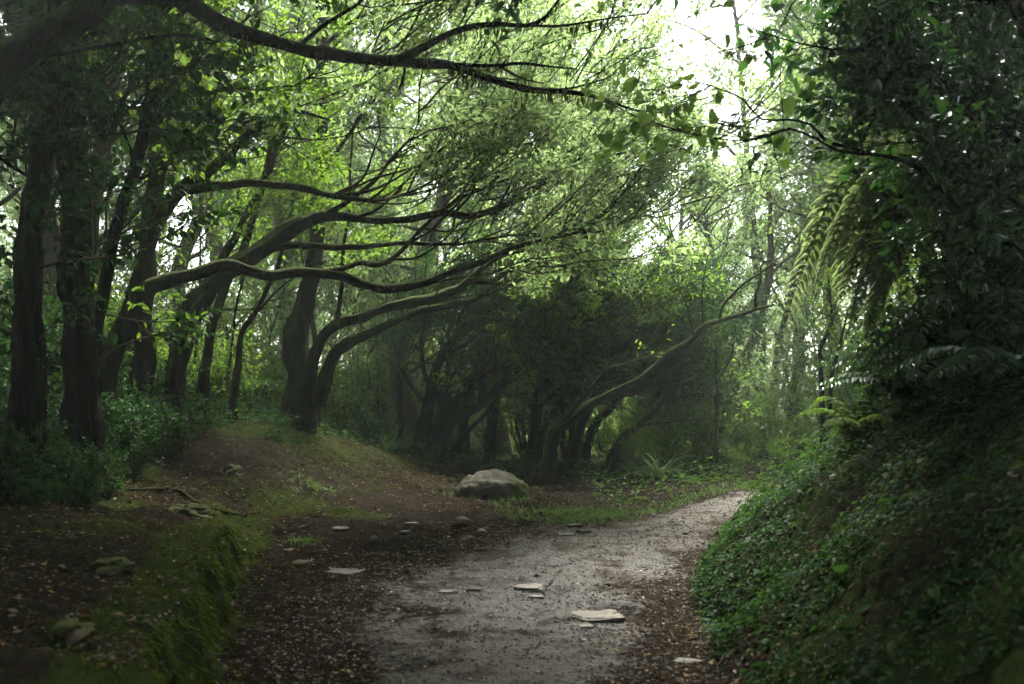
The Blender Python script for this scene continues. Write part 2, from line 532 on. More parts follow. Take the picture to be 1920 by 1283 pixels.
def foliage(mb, rs, P0, D0, cfg):
    """twigs, sub-twigs and leaves from start points on a limb"""
    n = len(P0)
    if n == 0: return
    trop = norm(np.array(cfg.get('trop', RIGHTWARD)))
    L = rs.uniform(*cfg.get('len', (.5, 1.2)), n)
    a = twigs(rs, P0, D0, L, 6, trop, cfg.get('tk', .16), cfg.get('wig', .16))
    r0 = cfg.get('r', .011) * (.6 + L / 1.2)
    twig_tubes(mb, a, r0, r0 * .3, 4, 1)
    m = cfg.get('sub', 5)
    p, d = sample_on(rs, a, m, .25, 1)
    d2 = norm(d + rs.normal(0, .55, d.shape) + trop * .25)
    l2 = rs.uniform(*cfg.get('len2', (.18, .45)), len(p))
    b = twigs(rs, p, d2, l2, 3, trop, .12, .2)
    twig_tubes(mb, b, np.full(len(p), r0.mean() * .45), np.full(len(p), .0018), 3, 1)
    k = cfg.get('leaves', 9)
    q, e = sample_on(rs, b, k, .25, 1.05)
    e = norm(e * .6 + rs.normal(0, .6, e.shape) + np.array(cfg.get('hang', (0, 0, -.05))))
    sz = cfg.get('size', .06) * rs.uniform(.6, 1.25, len(q))
    q = q + rs.normal(0, cfg.get('spread', .03), q.shape)
    leaves(mb, rs, q, e, sz, 0, cfg.get('shape', 'small'), cfg.get('aspect', .5), tilt=cfg.get('tilt', .6))


def starts(rs, p, r, per_m, t0, cfg):
    s = np.concatenate([[0], np.cumsum(np.linalg.norm(np.diff(p, axis=0), axis=1))])
    n = max(1, int(s[-1] * (1 - t0) * per_m))
    u = (t0 + (1 - t0) * np.sqrt(rs.uniform(0, 1, n)) * rs.uniform(.75, 1, n)) * s[-1]
    u[:max(1, n // 8)] = s[-1]
    P0 = np.stack([np.interp(u, s, p[:, k]) for k in range(3)], 1)
    T = norm(np.gradient(p, axis=0)); D = np.stack([np.interp(u, s, T[:, k]) for k in range(3)], 1)
    sp = cfg.get('fork', .55)
    D = norm(D + rs.normal(0, sp, D.shape) + norm(np.array(cfg.get('trop', RIGHTWARD))) * .35)
    return P0, D


def hero(name, label, trunk, limbs, cfg, seed, group=None, bark='bark', leaf='leaf_mid', trunk_twigs=None, mosslen=None, flare=.5, rooted=True, cat='tree', trunkname='trunk'):
    rs = RS(seed)
    tp, tr = limb_pts(trunk, seed, .07, ground=rooted)
    base = tp[0].copy()
    root = thing(name, base, label, cat, group)
    mb = MB(); tube(mb, tp - base, tr, 22, rough=.6, flare=flare if rooted else 0, seed=seed)
    mb.build(trunkname, M[bark], root)
    cr = MB(); ms = MB()
    if cfg.get('fan'):
        rf = RS(seed + 5000); limbs = list(limbs)
        for lm in list(limbs) + [trunk]:
            c_ = lm[0] if isinstance(lm, tuple) else lm
            if max(q_[3] for q_ in c_) < 11: continue
            for _ in range(cfg['fan']):
                i_ = rf.randint(len(c_) // 2, len(c_)); a_ = c_[i_]
                if a_[2] > 14 and lm is trunk: continue
                ex = rf.uniform(80, 260); ey = rf.uniform(15, 210); w_ = min(a_[3] * .6, rf.uniform(4.5, 9)); dd = rf.uniform(-.5, .7)
                b_ = rf.uniform(-.25, .25)
                limbs.append(([(a_[0], a_[1], a_[2], w_)] + [(a_[0] + ex * t + b_ * 60 * math.sin(3.1 * t), a_[1] - ey * t ** 1.35 + b_ * 40 * math.sin(5 * t), a_[2] + dd * t, w_ * (1 - .75 * t)) for t in (.25, .5, .75, 1)], dict(per_m=7, t0=.5)))
    if mosslen: moss_strands(ms, rs, tp - base, tr, mosslen[0] * 2.2, mosslen[1], mosslen[2] * 1.1)
    if trunk_twigs:
        foliage(cr, rs, *[x for x in starts(rs, tp - base, tr, trunk_twigs[0], trunk_twigs[1], cfg)], cfg)
    for k, lm in enumerate(limbs):
        opt = {}
        if isinstance(lm, tuple): lm, opt = lm
        c2 = dict(cfg); c2.update(opt)
        p, r = limb_pts(lm, seed * 31 + k, .06)
        mb = MB(); tube(mb, p - base, r, 10, rough=.45, seed=seed + k)
        mb.build('branch', M[bark], root)
        if mosslen: moss_strands(ms, rs, p - base, r, mosslen[0] * 1.8, mosslen[1], mosslen[2] * 1.2)
        if c2.get('per_m', 4) > 0:
            P0, D0 = starts(rs, p - base, r, c2.get('per_m', 4), c2.get('t0', .35), c2)
            foliage(cr, rs, P0, D0, c2)
    if cr.n: cr.build('crown', [M[leaf], M['twig']], root, smooth=False)
    if ms.n: ms.build('hanging_moss', M['moss'], root, smooth=False)
    return root


exec_trees = []
BIG = dict(len=(.25, .7), sub=4, len2=(.1, .3), leaves=6, size=.05, per_m=2.2, t0=.25, r=.006, trop=(.3, -.1, .35), shape='ovate', hang=(0, 0, -.35))
hero('leaning_tree', 'thick dark trunk leaning across the top corner, one long mossy limb reaching over the path',
     [(-330, 980, 4.7, 150), (-260, 640, 4.7, 125), (-120, 300, 4.8, 100), (20, 110, 4.9, 88), (150, 20, 5.0, 80), (260, -60, 5.2, 74), (360, -160, 5.4, 60)],
     [[(215, -20, 5.1, 62), (330, 2, 5.4, 50), (430, 52, 5.6, 42), (560, 92, 5.8, 36), (680, 112, 6.0, 34), (760, 118, 6.1, 31), (840, 126, 6.2, 24), (920, 150, 6.4, 21), (1000, 167, 6.6, 17), (1080, 175, 6.8, 13), (1150, 196, 7.0, 8), (1200, 210, 7.1, 6), (1240, 207, 7.2, 5), (1295, 188, 7.3, 3)],
      ([(735, 116, 6.05, 24), (800, 87, 6.0, 21), (870, 62, 6.0, 18), (930, 48, 5.9, 15), (985, 46, 5.9, 12), (1025, 28, 5.9, 9), (1055, -10, 5.9, 6)], dict(per_m=4)),
      ([(975, 47, 5.9, 9), (1040, 50, 5.9, 8), (1095, 44, 5.9, 7), (1160, 32, 5.9, 5), (1210, 27, 5.9, 3)], dict(per_m=2.5)),
      ([(838, 122, 6.2, 14), (900, 123, 6.2, 11), (960, 118, 6.2, 9), (1010, 121, 6.2, 7), (1078, 128, 6.2, 4)], dict(per_m=.8, leaves=1)),
      ([(925, 150, 6.4, 10), (1000, 161, 6.4, 8), (1060, 163, 6.4, 7), (1120, 152, 6.4, 5), (1150, 140, 6.4, 4), (1175, 110, 6.4, 2)], dict(per_m=.8, leaves=1)),
      ([(935, 124, 6.2, 8), (985, 150, 6.2, 6), (1020, 159, 6.2, 4)], dict(per_m=0)),
      ([(560, 88, 5.8, 16), (600, 55, 5.7, 12), (660, 20, 5.6, 10), (720, -30, 5.5, 8)], dict(per_m=6)),
      ([(60, 105, 5.0, 16), (150, 92, 5.2, 15), (240, 78, 5.5, 13), (330, 66, 5.7, 11), (370, 70, 5.8, 9), (410, 80, 5.9, 5)], dict(per_m=1.5)),
      ([(760, 120, 6.1, 9), (755, 150, 6.1, 8), (747, 168, 6.1, 5)], dict(per_m=0))],
     BIG, 11, leaf='leaf_mid', bark='bark_shade', mosslen=(230, .015, .075))

FAN = dict(len=(.6, 1.6), sub=5, len2=(.22, .5), leaves=22, size=.078, per_m=6.5, t0=.6, r=.007, tilt=.38, spread=.05, trop=(.65, -.05, .6), tk=.13, fork=.5, fan=4)
hero('leaning_tree', 'arching mossy tree with a fork low down and long horizontal limbs, beside the big trunks',
     [(190, 830, 9.5, 66), (205, 690, 9.5, 54), (243, 590, 9.5, 48), (265, 520, 9.5, 40), (290, 440, 9.6, 36), (330, 362, 9.7, 38), (385, 325, 9.8, 32), (440, 277, 9.9, 26), (490, 236, 10, 21), (530, 210, 10.1, 17), (570, 210, 10.2, 10), (615, 222, 10.2, 5)],
     [[(335, 355, 9.7, 30), (380, 352, 9.7, 25), (480, 345, 9.8, 22), (560, 352, 9.9, 18), (630, 366, 10, 16), (690, 378, 10, 12), (740, 372, 10.1, 9), (800, 348, 10.2, 7), (855, 312, 10.3, 4)],
      ([(630, 364, 10, 10), (680, 335, 10.1, 8), (700, 290, 10.2, 6), (712, 250, 10.3, 4)], dict(per_m=3)),
      ([(640, 366, 10, 10), (720, 350, 10.1, 8), (780, 310, 10.2, 6), (850, 262, 10.3, 4)], dict(per_m=4)),
      [(243, 560, 9.5, 46), (300, 528, 9.5, 42), (350, 514, 9.6, 38), (420, 500, 9.7, 34), (500, 514, 9.8, 29), (580, 513, 9.9, 27), (640, 520, 10, 26), (720, 541, 10.2, 24), (800, 531, 10.4, 20), (830, 517, 10.5, 19), (900, 491, 10.7, 16), (960, 466, 10.9, 14), (1020, 450, 11, 12), (1080, 436, 11.2, 9), (1140, 392, 11.4, 7), (1200, 320, 11.6, 4)],
      ([(1000, 455, 11, 8), (1080, 420, 11.1, 7), (1110, 370, 11.2, 5), (1150, 330, 11.3, 3)], dict(per_m=6)),
      ([(1060, 440, 11.1, 8), (1130, 430, 11.2, 6), (1170, 410, 11.3, 4), (1200, 390, 11.4, 3)], dict(per_m=6)),
      ([(527, 212, 10.1, 12), (545, 170, 10.1, 9), (575, 148, 10.1, 7), (600, 120, 10.1, 4)], dict(per_m=2)),
      ([(600, 512, 9.9, 18), (645, 502, 10, 15), (676, 493, 10.1, 14), (698, 498, 10.1, 16), (730, 488, 10.2, 14), (760, 461, 10.3, 12), (792, 428, 10.4, 10), (823, 400, 10.5, 8), (870, 355, 10.6, 5)], dict(per_m=3)),
      ([(495, 248, 10, 8), (560, 262, 10, 6), (620, 261, 10, 4), (690, 240, 10.1, 3)], dict(per_m=2))],
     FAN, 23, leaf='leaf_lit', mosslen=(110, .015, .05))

hero('leaning_tree', 'thick stemmed mossy tree leaning over the mound, limbs spread flat above the boulder',
     [(305, 800, 10.8, 60), (345, 650, 10.8, 48), (400, 545, 10.8, 44), (455, 492, 10.8, 46), (505, 462, 10.9, 46), (555, 430, 11, 40), (605, 408, 11, 30), (660, 408, 11.1, 22), (745, 412, 11.2, 18), (823, 399, 11.3, 19), (860, 404, 11.4, 17), (895, 404, 11.5, 16), (932, 389, 11.6, 13), (1010, 349, 11.8, 8), (1060, 300, 12, 4)],
     [[(510, 465, 10.9, 24), (560, 460, 11, 21), (630, 463, 11, 19), (700, 461, 11.1, 16), (760, 455, 11.2, 13), (850, 458, 11.3, 10), (900, 449, 11.4, 8), (960, 441, 11.5, 6), (1030, 446, 11.6, 4)],
      ([(823, 399, 11.3, 12), (880, 365, 11.4, 9), (915, 350, 11.5, 8), (960, 300, 11.6, 5), (985, 240, 11.7, 3)], dict(per_m=6)),
      ([(850, 402, 11.4, 10), (890, 352, 11.4, 7), (885, 310, 11.4, 4)], dict(per_m=5)),
      ([(935, 388, 11.6, 9), (955, 350, 11.6, 7), (1000, 280, 11.7, 5), (1050, 200, 11.8, 3)], dict(per_m=6)),
      ([(600, 408, 11, 18), (660, 376, 11, 14), (700, 340, 11.1, 11), (730, 300, 11.2, 8), (790, 245, 11.3, 5)], dict(per_m=5)),
      ([(1000, 352, 11.8, 7), (1060, 330, 11.9, 5), (1120, 290, 12, 3)], dict(per_m=7))],
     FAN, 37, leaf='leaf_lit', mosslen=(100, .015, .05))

hero('leaning_tree', 'twin stemmed tree bowing right from the mound crest, lowest mossy limbs above the boulder',
     [(572, 752, 12.6, 52), (587, 674, 12.6, 32), (628, 613, 12.6, 28), (681, 594, 12.7, 25), (743, 573, 12.8, 24), (807, 561, 12.9, 25), (854, 541, 13, 23), (879, 523, 13, 20), (920, 530, 13.1, 16), (948, 512, 13.2, 14), (988, 493, 13.3, 11), (1050, 500, 13.4, 8), (1110, 508, 13.5, 6), (1200, 490, 13.6, 4)],
     [[(592, 760, 12.5, 50), (620, 676, 12.5, 34), (660, 640, 12.5, 28), (712, 618, 12.6, 24), (770, 590, 12.7, 20), (830, 575, 12.8, 18), (890, 560, 12.9, 12), (950, 540, 13, 7)],
      ([(630, 612, 12.6, 14), (641, 534, 12.6, 11), (645, 470, 12.6, 10), (652, 400, 12.6, 8), (656, 320, 12.6, 6), (660, 240, 12.6, 4)], dict(per_m=2)),
      ([(985, 495, 13.3, 9), (1005, 460, 13.3, 7), (1050, 430, 13.4, 5), (1120, 390, 13.5, 3)], dict(per_m=6)),
      ([(880, 520, 13, 12), (950, 480, 13.1, 9), (1010, 470, 13.2, 6), (1090, 450, 13.3, 4)], dict(per_m=5))],
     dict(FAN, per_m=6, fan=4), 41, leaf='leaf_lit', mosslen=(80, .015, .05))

# straight mossy trunks on the left
UPR = dict(len=(.5, 1.3), sub=6, len2=(.2, .45), leaves=10, size=.085, per_m=8, t0=.25, r=.009, trop=(.35, -.2, .1), tk=.1, fork=.7, shape='ovate', hang=(0, 0, -.2))
hero('tree', 'broad blackish trunk hung with creepers, at the very edge of the woods',
     [(40, 900, 7.0, 96), (50, 700, 7, 80), (60, 500, 7, 74), (75, 300, 7, 66), (95, 150, 7, 60), (110, 0, 7, 56), (130, -250, 7, 50), (140, -500, 7.1, 34)],
     [([(70, 340, 7, 14), (20, 310, 6.8, 9), (-60, 250, 6.6, 6)], {}), ([(80, 300, 7, 14), (150, 262, 6.8, 10), (230, 255, 6.6, 6), (300, 240, 6.5, 3)], {}),
      ([(110, -60, 7, 30), (220, -200, 6.4, 24), (380, -330, 5.8, 16), (520, -400, 5.4, 8)], dict(per_m=8)), ([(125, -200, 7, 28), (60, -330, 6, 20), (0, -420, 5, 10)], dict(per_m=8)),
      ([(135, -330, 7, 24), (300, -450, 7.5, 16), (480, -520, 8, 8)], dict(per_m=8))],
     UPR, 51, bark='bark_shade', leaf='leaf_shade', mosslen=(60, .02, .08), trunk_twigs=(11, .1))
hero('tree', 'broad dark trunk with pale root strands, right beside the creeper hung edge trunk',
     [(150, 880, 7.6, 110), (147, 650, 7.6, 84), (142, 450, 7.6, 78), (137, 250, 7.6, 72), (130, 100, 7.6, 66), (124, -80, 7.6, 60), (120, -400, 7.6, 44)],
     [([(136, 240, 7.6, 18), (180, 205, 7.4, 12), (230, 190, 7.2, 7), (290, 200, 7, 4)], dict(per_m=7)), ([(130, 90, 7.6, 18), (190, 60, 7.4, 12), (260, 55, 7.2, 6)], dict(per_m=6)),
      ([(122, -200, 7.6, 30), (330, -330, 7.2, 20), (560, -420, 6.8, 10)], dict(per_m=8)), ([(122, -120, 7.6, 30), (20, -260, 8, 20), (-120, -360, 8.5, 10)], dict(per_m=7))],
     UPR, 53, bark='bark_shade', leaf='leaf_shade', mosslen=(70, .02, .09), trunk_twigs=(11, .1))
hero('tree', 'slim dark trunk leaning right, between the broad dark trunks and the arching tree',
     [(168, 800, 8.3, 48), (182, 680, 8.3, 36), (196, 560, 8.3, 33), (216, 440, 8.3, 32), (245, 330, 8.4, 30), (264, 250, 8.4, 28), (280, 160, 8.5, 26), (290, 60, 8.5, 24), (300, -60, 8.6, 20), (330, -260, 8.7, 12)],
     [([(250, 300, 8.4, 14), (230, 240, 8.3, 10), (205, 180, 8.2, 6), (190, 120, 8.1, 4)], dict(per_m=8)), ([(240, 350, 8.4, 12), (290, 320, 8.2, 8), (330, 320, 8, 4)], dict(per_m=7)), ([(295, 0, 8.6, 16), (380, -60, 8.4, 10), (460, -90, 8.2, 5)], dict(per_m=9)), ([(270, 230, 8.4, 12), (330, 175, 8.4, 9), (400, 190, 8.3, 5)], dict(per_m=5))],
     UPR, 57, bark='bark_shade', mosslen=(60, .015, .06), trunk_twigs=(6, .25))
hero('tree', 'tall straight moss draped trunk rising out of view behind the slim leaning one',
     [(262, 800, 10.4, 56), (272, 600, 10.4, 46), (284, 400, 10.4, 44), (298, 250, 10.4, 46), (308, 130, 10.4, 50), (318, 0, 10.4, 52), (326, -160, 10.4, 46), (330, -420, 10.4, 30)],
     [([(308, 180, 10.4, 24), (345, 140, 10.4, 20), (380, 116, 10.4, 17), (430, 100, 10.5, 14), (475, 84, 10.5, 10), (540, 60, 10.6, 5)], dict(per_m=3)), ([(315, 40, 10.4, 20), (390, -20, 10.2, 14), (480, -50, 10, 8)], dict(per_m=8)), ([(322, -80, 10.4, 26), (200, -200, 10, 18), (80, -260, 9.6, 9)], dict(per_m=8)), ([(322, -90, 10.4, 30), (520, -190, 9.8, 24), (760, -230, 9.2, 18), (980, -240, 8.7, 10)], dict(len=(.9, 1.9), sub=8, leaves=12, size=.13, per_m=11, t0=.15, trop=(.2, 0, .2), fork=.9, spread=.08)), ([(326, -180, 10.4, 28), (430, -330, 9.2, 22), (600, -450, 8.0, 16), (820, -560, 7.0, 9)], dict(len=(.9, 1.9), sub=8, leaves=12, size=.13, per_m=11, t0=.15, trop=(.2, 0, .2), fork=.9, spread=.08)), ([(324, -130, 10.4, 26), (600, -260, 10.6, 20), (900, -300, 10.6, 14), (1120, -300, 10.4, 8)], dict(len=(.9, 1.9), sub=8, leaves=12, size=.13, per_m=11, t0=.15, trop=(.2, 0, .2), fork=.9, spread=.08)), ([(300, 215, 10.4, 14), (350, 230, 10.2, 10), (420, 222, 10, 6), (470, 240, 9.9, 3)], dict(per_m=5))],  # the long leafy limbs above view are added to shade the foreground
     UPR, 59, bark='bark_shade', mosslen=(110, .03, .14), trunk_twigs=(4, .3))
hero('tree', 'straight grey brown trunk on the mound crest behind the twin stemmed tree',
     [(553, 760, 13.4, 72), (560, 640, 13.4, 56), (573, 560, 13.4, 48), (588, 480, 13.4, 42), (597, 380, 13.4, 37), (600, 250, 13.5, 35), (602, 120, 13.5, 33), (600, 0, 13.5, 31), (598, -200, 13.6, 22)],
     [([(598, 330, 13.4, 14), (640, 270, 13.4, 11), (690, 200, 13.5, 8), (740, 150, 13.6, 5)], {}), ([(602, 180, 13.5, 14), (570, 110, 13.4, 10), (530, 60, 13.3, 6)], {}), ([(602, 90, 13.5, 14), (660, 40, 13.4, 10), (740, 10, 13.2, 6)], dict(per_m=9)), ([(600, -20, 13.5, 14), (700, -60, 13, 10), (830, -70, 12.5, 6)], dict(per_m=9))],
     dict(UPR, size=.08, per_m=6), 61, mosslen=(60, .03, .10))
for k, (lab, tr) in enumerate([
    ('slanting slim stem just behind the arching tree, under its low limb', [(305, 780, 11.6, 40), (328, 660, 11.6, 32), (352, 570, 11.6, 30), (385, 535, 11.7, 28), (450, 430, 11.9, 22), (500, 330, 12, 16), (540, 230, 12.1, 9)]),
    ('slanting slim stem in the shade under the flat limbs', [(372, 745, 12.2, 34), (390, 643, 12.2, 27), (411, 580, 12.2, 25), (432, 520, 12.2, 22), (470, 420, 12.3, 18), (500, 300, 12.4, 13), (520, 180, 12.4, 8)]),
    ('thinnest slanting stem in front of the bright undergrowth', [(437, 760, 12.8, 22), (446, 680, 12.8, 17), (456, 620, 12.8, 15), (482, 585, 12.8, 13), (520, 500, 12.9, 11), (545, 400, 13, 8), (560, 300, 13, 5)]),
    ('thin upright stem beside the straight trunk', [(592, 745, 14.5, 20), (590, 650, 14.5, 14), (585, 560, 14.5, 12), (600, 450, 14.5, 11), (596, 330, 14.5, 9), (610, 150, 14.5, 6)])]):
    hero('slender_tree', lab, tr, [([(a, b, d, w * .5) for a, b, d, w in [tr[3]]] + [(tr[3][0] + 60, tr[3][1] - 60, tr[3][2], 5), (tr[3][0] + 150, tr[3][1] - 90, tr[3][2], 3)], dict(t0=.2))],
         dict(FAN, per_m=5, len=(.4, 1.0), fan=0), 70 + k, group='slim stems on the left mound', trunk_twigs=(4, .55), mosslen=(40, .015, .05), flare=.3)

rt = RS(4321)
for q in range(16):
    px = rt.uniform(200, 780); d = rt.uniform(11.5, 19) if px < 430 else rt.uniform(15, 20); ln = rt.uniform(-20, 120); w0 = rt.uniform(7, 15) * 13 / d
    gy_ = HORIZ + (EYE - float(hgt((px - CX) / F * d, d))) * F / d
    hgt_px = rt.uniform(350, 800) * 13 / d
    pts = [(px, gy_, d, w0 * 1.3)] + [(px + ln * t * t + rt.uniform(-22, 22), gy_ - hgt_px * t, d, w0 * (1.1 - t)) for t in (.2, .4, .6, .8, 1.0)]
    hero('sapling', 'thin crooked stem standing among the left trunks, one of many alike', pts, [([pts[3], (pts[3][0] + 50, pts[3][1] - 50, d, w0 * .35), (pts[3][0] + 110, pts[3][1] - 70, d, w0 * .2)], dict(t0=.1))], dict(FAN, per_m=5, len=(.3, .9), leaves=9, fan=0), 3000 + q, group='thin stems among the left trunks', bark='bark_shade', trunk_twigs=(4, .35), mosslen=(30, .015, .05), flare=.2)

# dark thicket of bent stems in the middle
THK = dict(len=(.5, 1.3), sub=8, len2=(.2, .5), leaves=11, size=.07, per_m=14, t0=.3, r=.009, trop=(.6, 0, .4), tk=.13, fork=.6)
D0 = 15.2
THICK = [
    ('first bent stem at the shady end of the dark thicket, thick and forked',
     [(796, 862, D0, 45), (800, 780, D0, 31), (815, 700, D0, 26), (850, 640, D0, 21), (890, 600, D0, 16), (930, 560, D0, 11), (972, 528, D0, 6)],
     [[(806, 740, D0, 17), (790, 660, D0 - .2, 12), (800, 590, D0 - .3, 9), (840, 540, D0 - .3, 5)], [(830, 668, D0, 16), (880, 640, D0 - .2, 12), (950, 600, D0 - .3, 8), (1010, 560, D0 - .3, 4)], [(801, 760, D0, 16), (750, 690, D0 + .2, 11), (735, 620, D0 + .3, 6)]]),
    ('long bent stem sweeping from the thicket foot up to its bright fan of twigs',
     [(824, 864, D0 - .6, 39), (846, 800, D0 - .6, 28), (895, 766, D0 - .6, 25), (939, 725, D0 - .6, 22), (986, 675, D0 - .6, 19), (1035, 620, D0 - .6, 16), (1064, 600, D0 - .6, 13), (1110, 581, D0 - .6, 10), (1142, 556, D0 - .6, 8), (1170, 519, D0 - .6, 5)],
     [[(1040, 612, D0 - .6, 9), (1110, 601, D0 - .7, 7), (1136, 588, D0 - .7, 6), (1164, 590, D0 - .7, 5), (1200, 570, D0 - .7, 3)], [(1010, 650, D0 - .6, 9), (1030, 580, D0 - .7, 7), (1060, 545, D0 - .7, 5), (1075, 510, D0 - .7, 3)], [(1100, 585, D0 - .6, 7), (1120, 540, D0 - .5, 5), (1120, 500, D0 - .5, 3)], [(940, 725, D0 - .6, 11), (960, 650, D0 - .8, 9), (990, 600, D0 - .8, 5), (1030, 530, D0 - .8, 3)]]),
    ('upright dark stem in the middle of the thicket, behind the boulder',
     [(920, 862, 16.2, 36), (924, 780, 16.2, 27), (940, 700, 16.2, 22), (975, 640, 16.2, 16), (1030, 590, 16.2, 10), (1090, 545, 16.2, 5)],
     [[(930, 740, 16.2, 14), (900, 670, 16.3, 10), (905, 600, 16.4, 5)], [(955, 670, 16.2, 14), (1030, 650, 16, 10), (1100, 640, 15.8, 7), (1190, 632, 15.7, 3)]]),
    ('stem with a ragged low crown, second last of the thicket',
     [(1001, 880, 15.4, 36), (1000, 800, 15.4, 27), (1010, 730, 15.4, 22), (1032, 680, 15.4, 16), (1080, 630, 15.4, 9), (1140, 600, 15.4, 5)],
     [[(1005, 770, 15.4, 12), (1060, 720, 15.2, 9), (1120, 690, 15, 7), (1200, 680, 14.8, 5)], [(1020, 700, 15.4, 12), (1090, 668, 15.3, 9), (1160, 650, 15.2, 6), (1250, 640, 15.1, 3)], [(1008, 740, 15.4, 11), (985, 680, 15.5, 8), (1000, 620, 15.5, 4)]]),
    ('stem behind the thicket with drooping dark leaves',
     [(868, 850, 17.2, 31), (872, 760, 17.2, 25), (900, 680, 17.2, 19), (950, 600, 17.2, 12), (1000, 550, 17.2, 6)],
     [[(880, 730, 17.2, 12), (840, 660, 17.2, 9), (850, 580, 17.2, 5)], [(910, 665, 17.2, 12), (980, 640, 17, 9), (1060, 620, 16.8, 5)]]),
    ('short stem at the thicket edge carrying a rounded dark crown low over the gully',
     [(1075, 880, 15.8, 28), (1090, 800, 15.8, 22), (1120, 740, 15.8, 17), (1160, 690, 15.8, 12), (1210, 660, 15.8, 7)],
     [[(1110, 760, 15.8, 11), (1170, 740, 15.6, 9), (1240, 720, 15.4, 5)], [(1130, 725, 15.8, 11), (1190, 690, 16, 8), (1260, 665, 16, 4)], [(1150, 700, 15.8, 11), (1180, 650, 16, 8), (1240, 622, 16, 4)]]),
]
for k, (lab, tr, lb) in enumerate(THICK):
    rt = RS(950 + k); lb = list(lb)
    for q in range(6):
        i0 = rt.randint(1, 4); a0 = tr[i0]; d0 = a0[2] + rt.uniform(-.2, .2)
        ex = rt.uniform(40, 150); ey = rt.uniform(60, 190)
        lb.append(([(a0[0], a0[1], a0[2], 13), (a0[0] + ex * .2, a0[1] - ey * .42 + rt.uniform(-15, 15), d0, 10), (a0[0] + ex * .6, a0[1] - ey * .7 + rt.uniform(-20, 20), d0 + rt.uniform(-.4, .4), 7), (a0[0] + ex, a0[1] - ey, d0 + rt.uniform(-.6, .6), 3)], dict(per_m=12, t0=.2)))
    hero('bent_tree', lab, tr, lb, dict(THK, per_m=18 if k != 1 else 14, t0=.15, len=(.4, 1.6)), 101 + k, group='bent stems of the dark thicket', bark='bark_shade', leaf='leaf_shade' if k != 1 else 'leaf_mid', mosslen=(40, .015, .05), flare=.4)

rt = RS(777)
for q in range(12):
    px = rt.uniform(770, 1090); d = rt.uniform(14.6, 17.5); gy_ = HORIZ + (EYE - float(hgt((px - CX) / F * d, d))) * F / d
    ex = rt.uniform(40, 230); ht = rt.uniform(170, 320); w0 = rt.uniform(13, 26); kk = rt.uniform(1.2, 2.4)
    pts = [(px + ex * t ** kk + rt.uniform(-10, 10), gy_ - ht * t + rt.uniform(-10, 10), d + rt.uniform(-.2, .2), w0 * (1.25 - 1.1 * t)) for t in (0, .2, .4, .6, .8, 1)]
    lb = []
    for z_ in range(3):
        a_ = pts[rt.randint(2, 5)]; e1, e2 = rt.uniform(30, 130), rt.uniform(10, 120)
        lb.append(([(a_[0], a_[1], a_[2], a_[3] * .6), (a_[0] + e1 * .5, a_[1] - e2 * .6 + rt.uniform(-12, 12), a_[2], a_[3] * .4), (a_[0] + e1, a_[1] - e2, a_[2] + rt.uniform(-.5, .5), 3)], dict(per_m=10, t0=.2)))
    hero('bent_tree', 'thin dark bent stem inside the thicket, one of many alike', pts, lb, dict(THK, per_m=8, t0=.3), 4000 + q, group='thin bent stems in the thicket', bark='bark_shade', leaf='leaf_shade' if q % 3 else 'leaf_mid', mosslen=(30, .015, .05), flare=.3)

hero('leaning_tree', 'long pale mossy stem slanting out from the thicket towards the bright gap',
     [(1022, 884, 12.90, 44), (1040, 815, 12.90, 32), (1073, 787, 12.90, 29), (1110, 757, 12.90, 27), (1173, 725, 13.00, 25), (1217, 699, 13.00, 23), (1255, 664, 13.10, 21), (1292, 641, 13.10, 19), (1322, 612, 13.20, 17), (1374, 596, 13.30, 14), (1419, 581, 13.40, 11), (1450, 573, 13.50, 6)],
     [([(1348, 602, 13.25, 9), (1360, 566, 13.30, 8), (1389, 537, 13.40, 7), (1423, 511, 13.50, 6), (1450, 495, 13.50, 4)], dict(per_m=1.5)),
      ([(1418, 582, 13.40, 8), (1417, 555, 13.40, 7), (1427, 529, 13.40, 6), (1431, 495, 13.40, 5), (1460, 486, 13.50, 3)], dict(per_m=1.5)),
      ([(1300, 628, 13.10, 5), (1288, 577, 13.10, 4), (1266, 530, 13.10, 3)], dict(per_m=1)),
      ([(1318, 612, 13.20, 5), (1319, 536, 13.20, 4), (1326, 480, 13.20, 3)], dict(per_m=1)),
      ([(1040, 812, 12.90, 16), (1079, 762, 12.80, 12), (1120, 712, 12.70, 9), (1142, 687, 12.70, 5)], dict(per_m=2, leaves=3))],
     dict(FAN, per_m=1.2, leaves=6, t0=.6, fan=0), 131, bark='bark', mosslen=(50, .01, .035))
hero('leaning_tree', 'low crooked stem leaning over the gully with sparse leaves',
     [(1128, 900, 13.6, 30), (1164, 828, 13.6, 20), (1204, 794, 13.6, 17), (1235, 760, 13.6, 14), (1251, 734, 13.7, 12), (1314, 703, 13.8, 6)],
     [([(1200, 797, 13.6, 9), (1260, 790, 13.5, 7), (1330, 786, 13.4, 4)], dict(per_m=4)), ([(1235, 758, 13.6, 9), (1290, 740, 13.6, 6), (1330, 735, 13.6, 3)], dict(per_m=4))],
     dict(FAN, per_m=5, leaves=7, len=(.3, .8), fan=0), 133, bark='bark_shade', mosslen=(40, .01, .04))

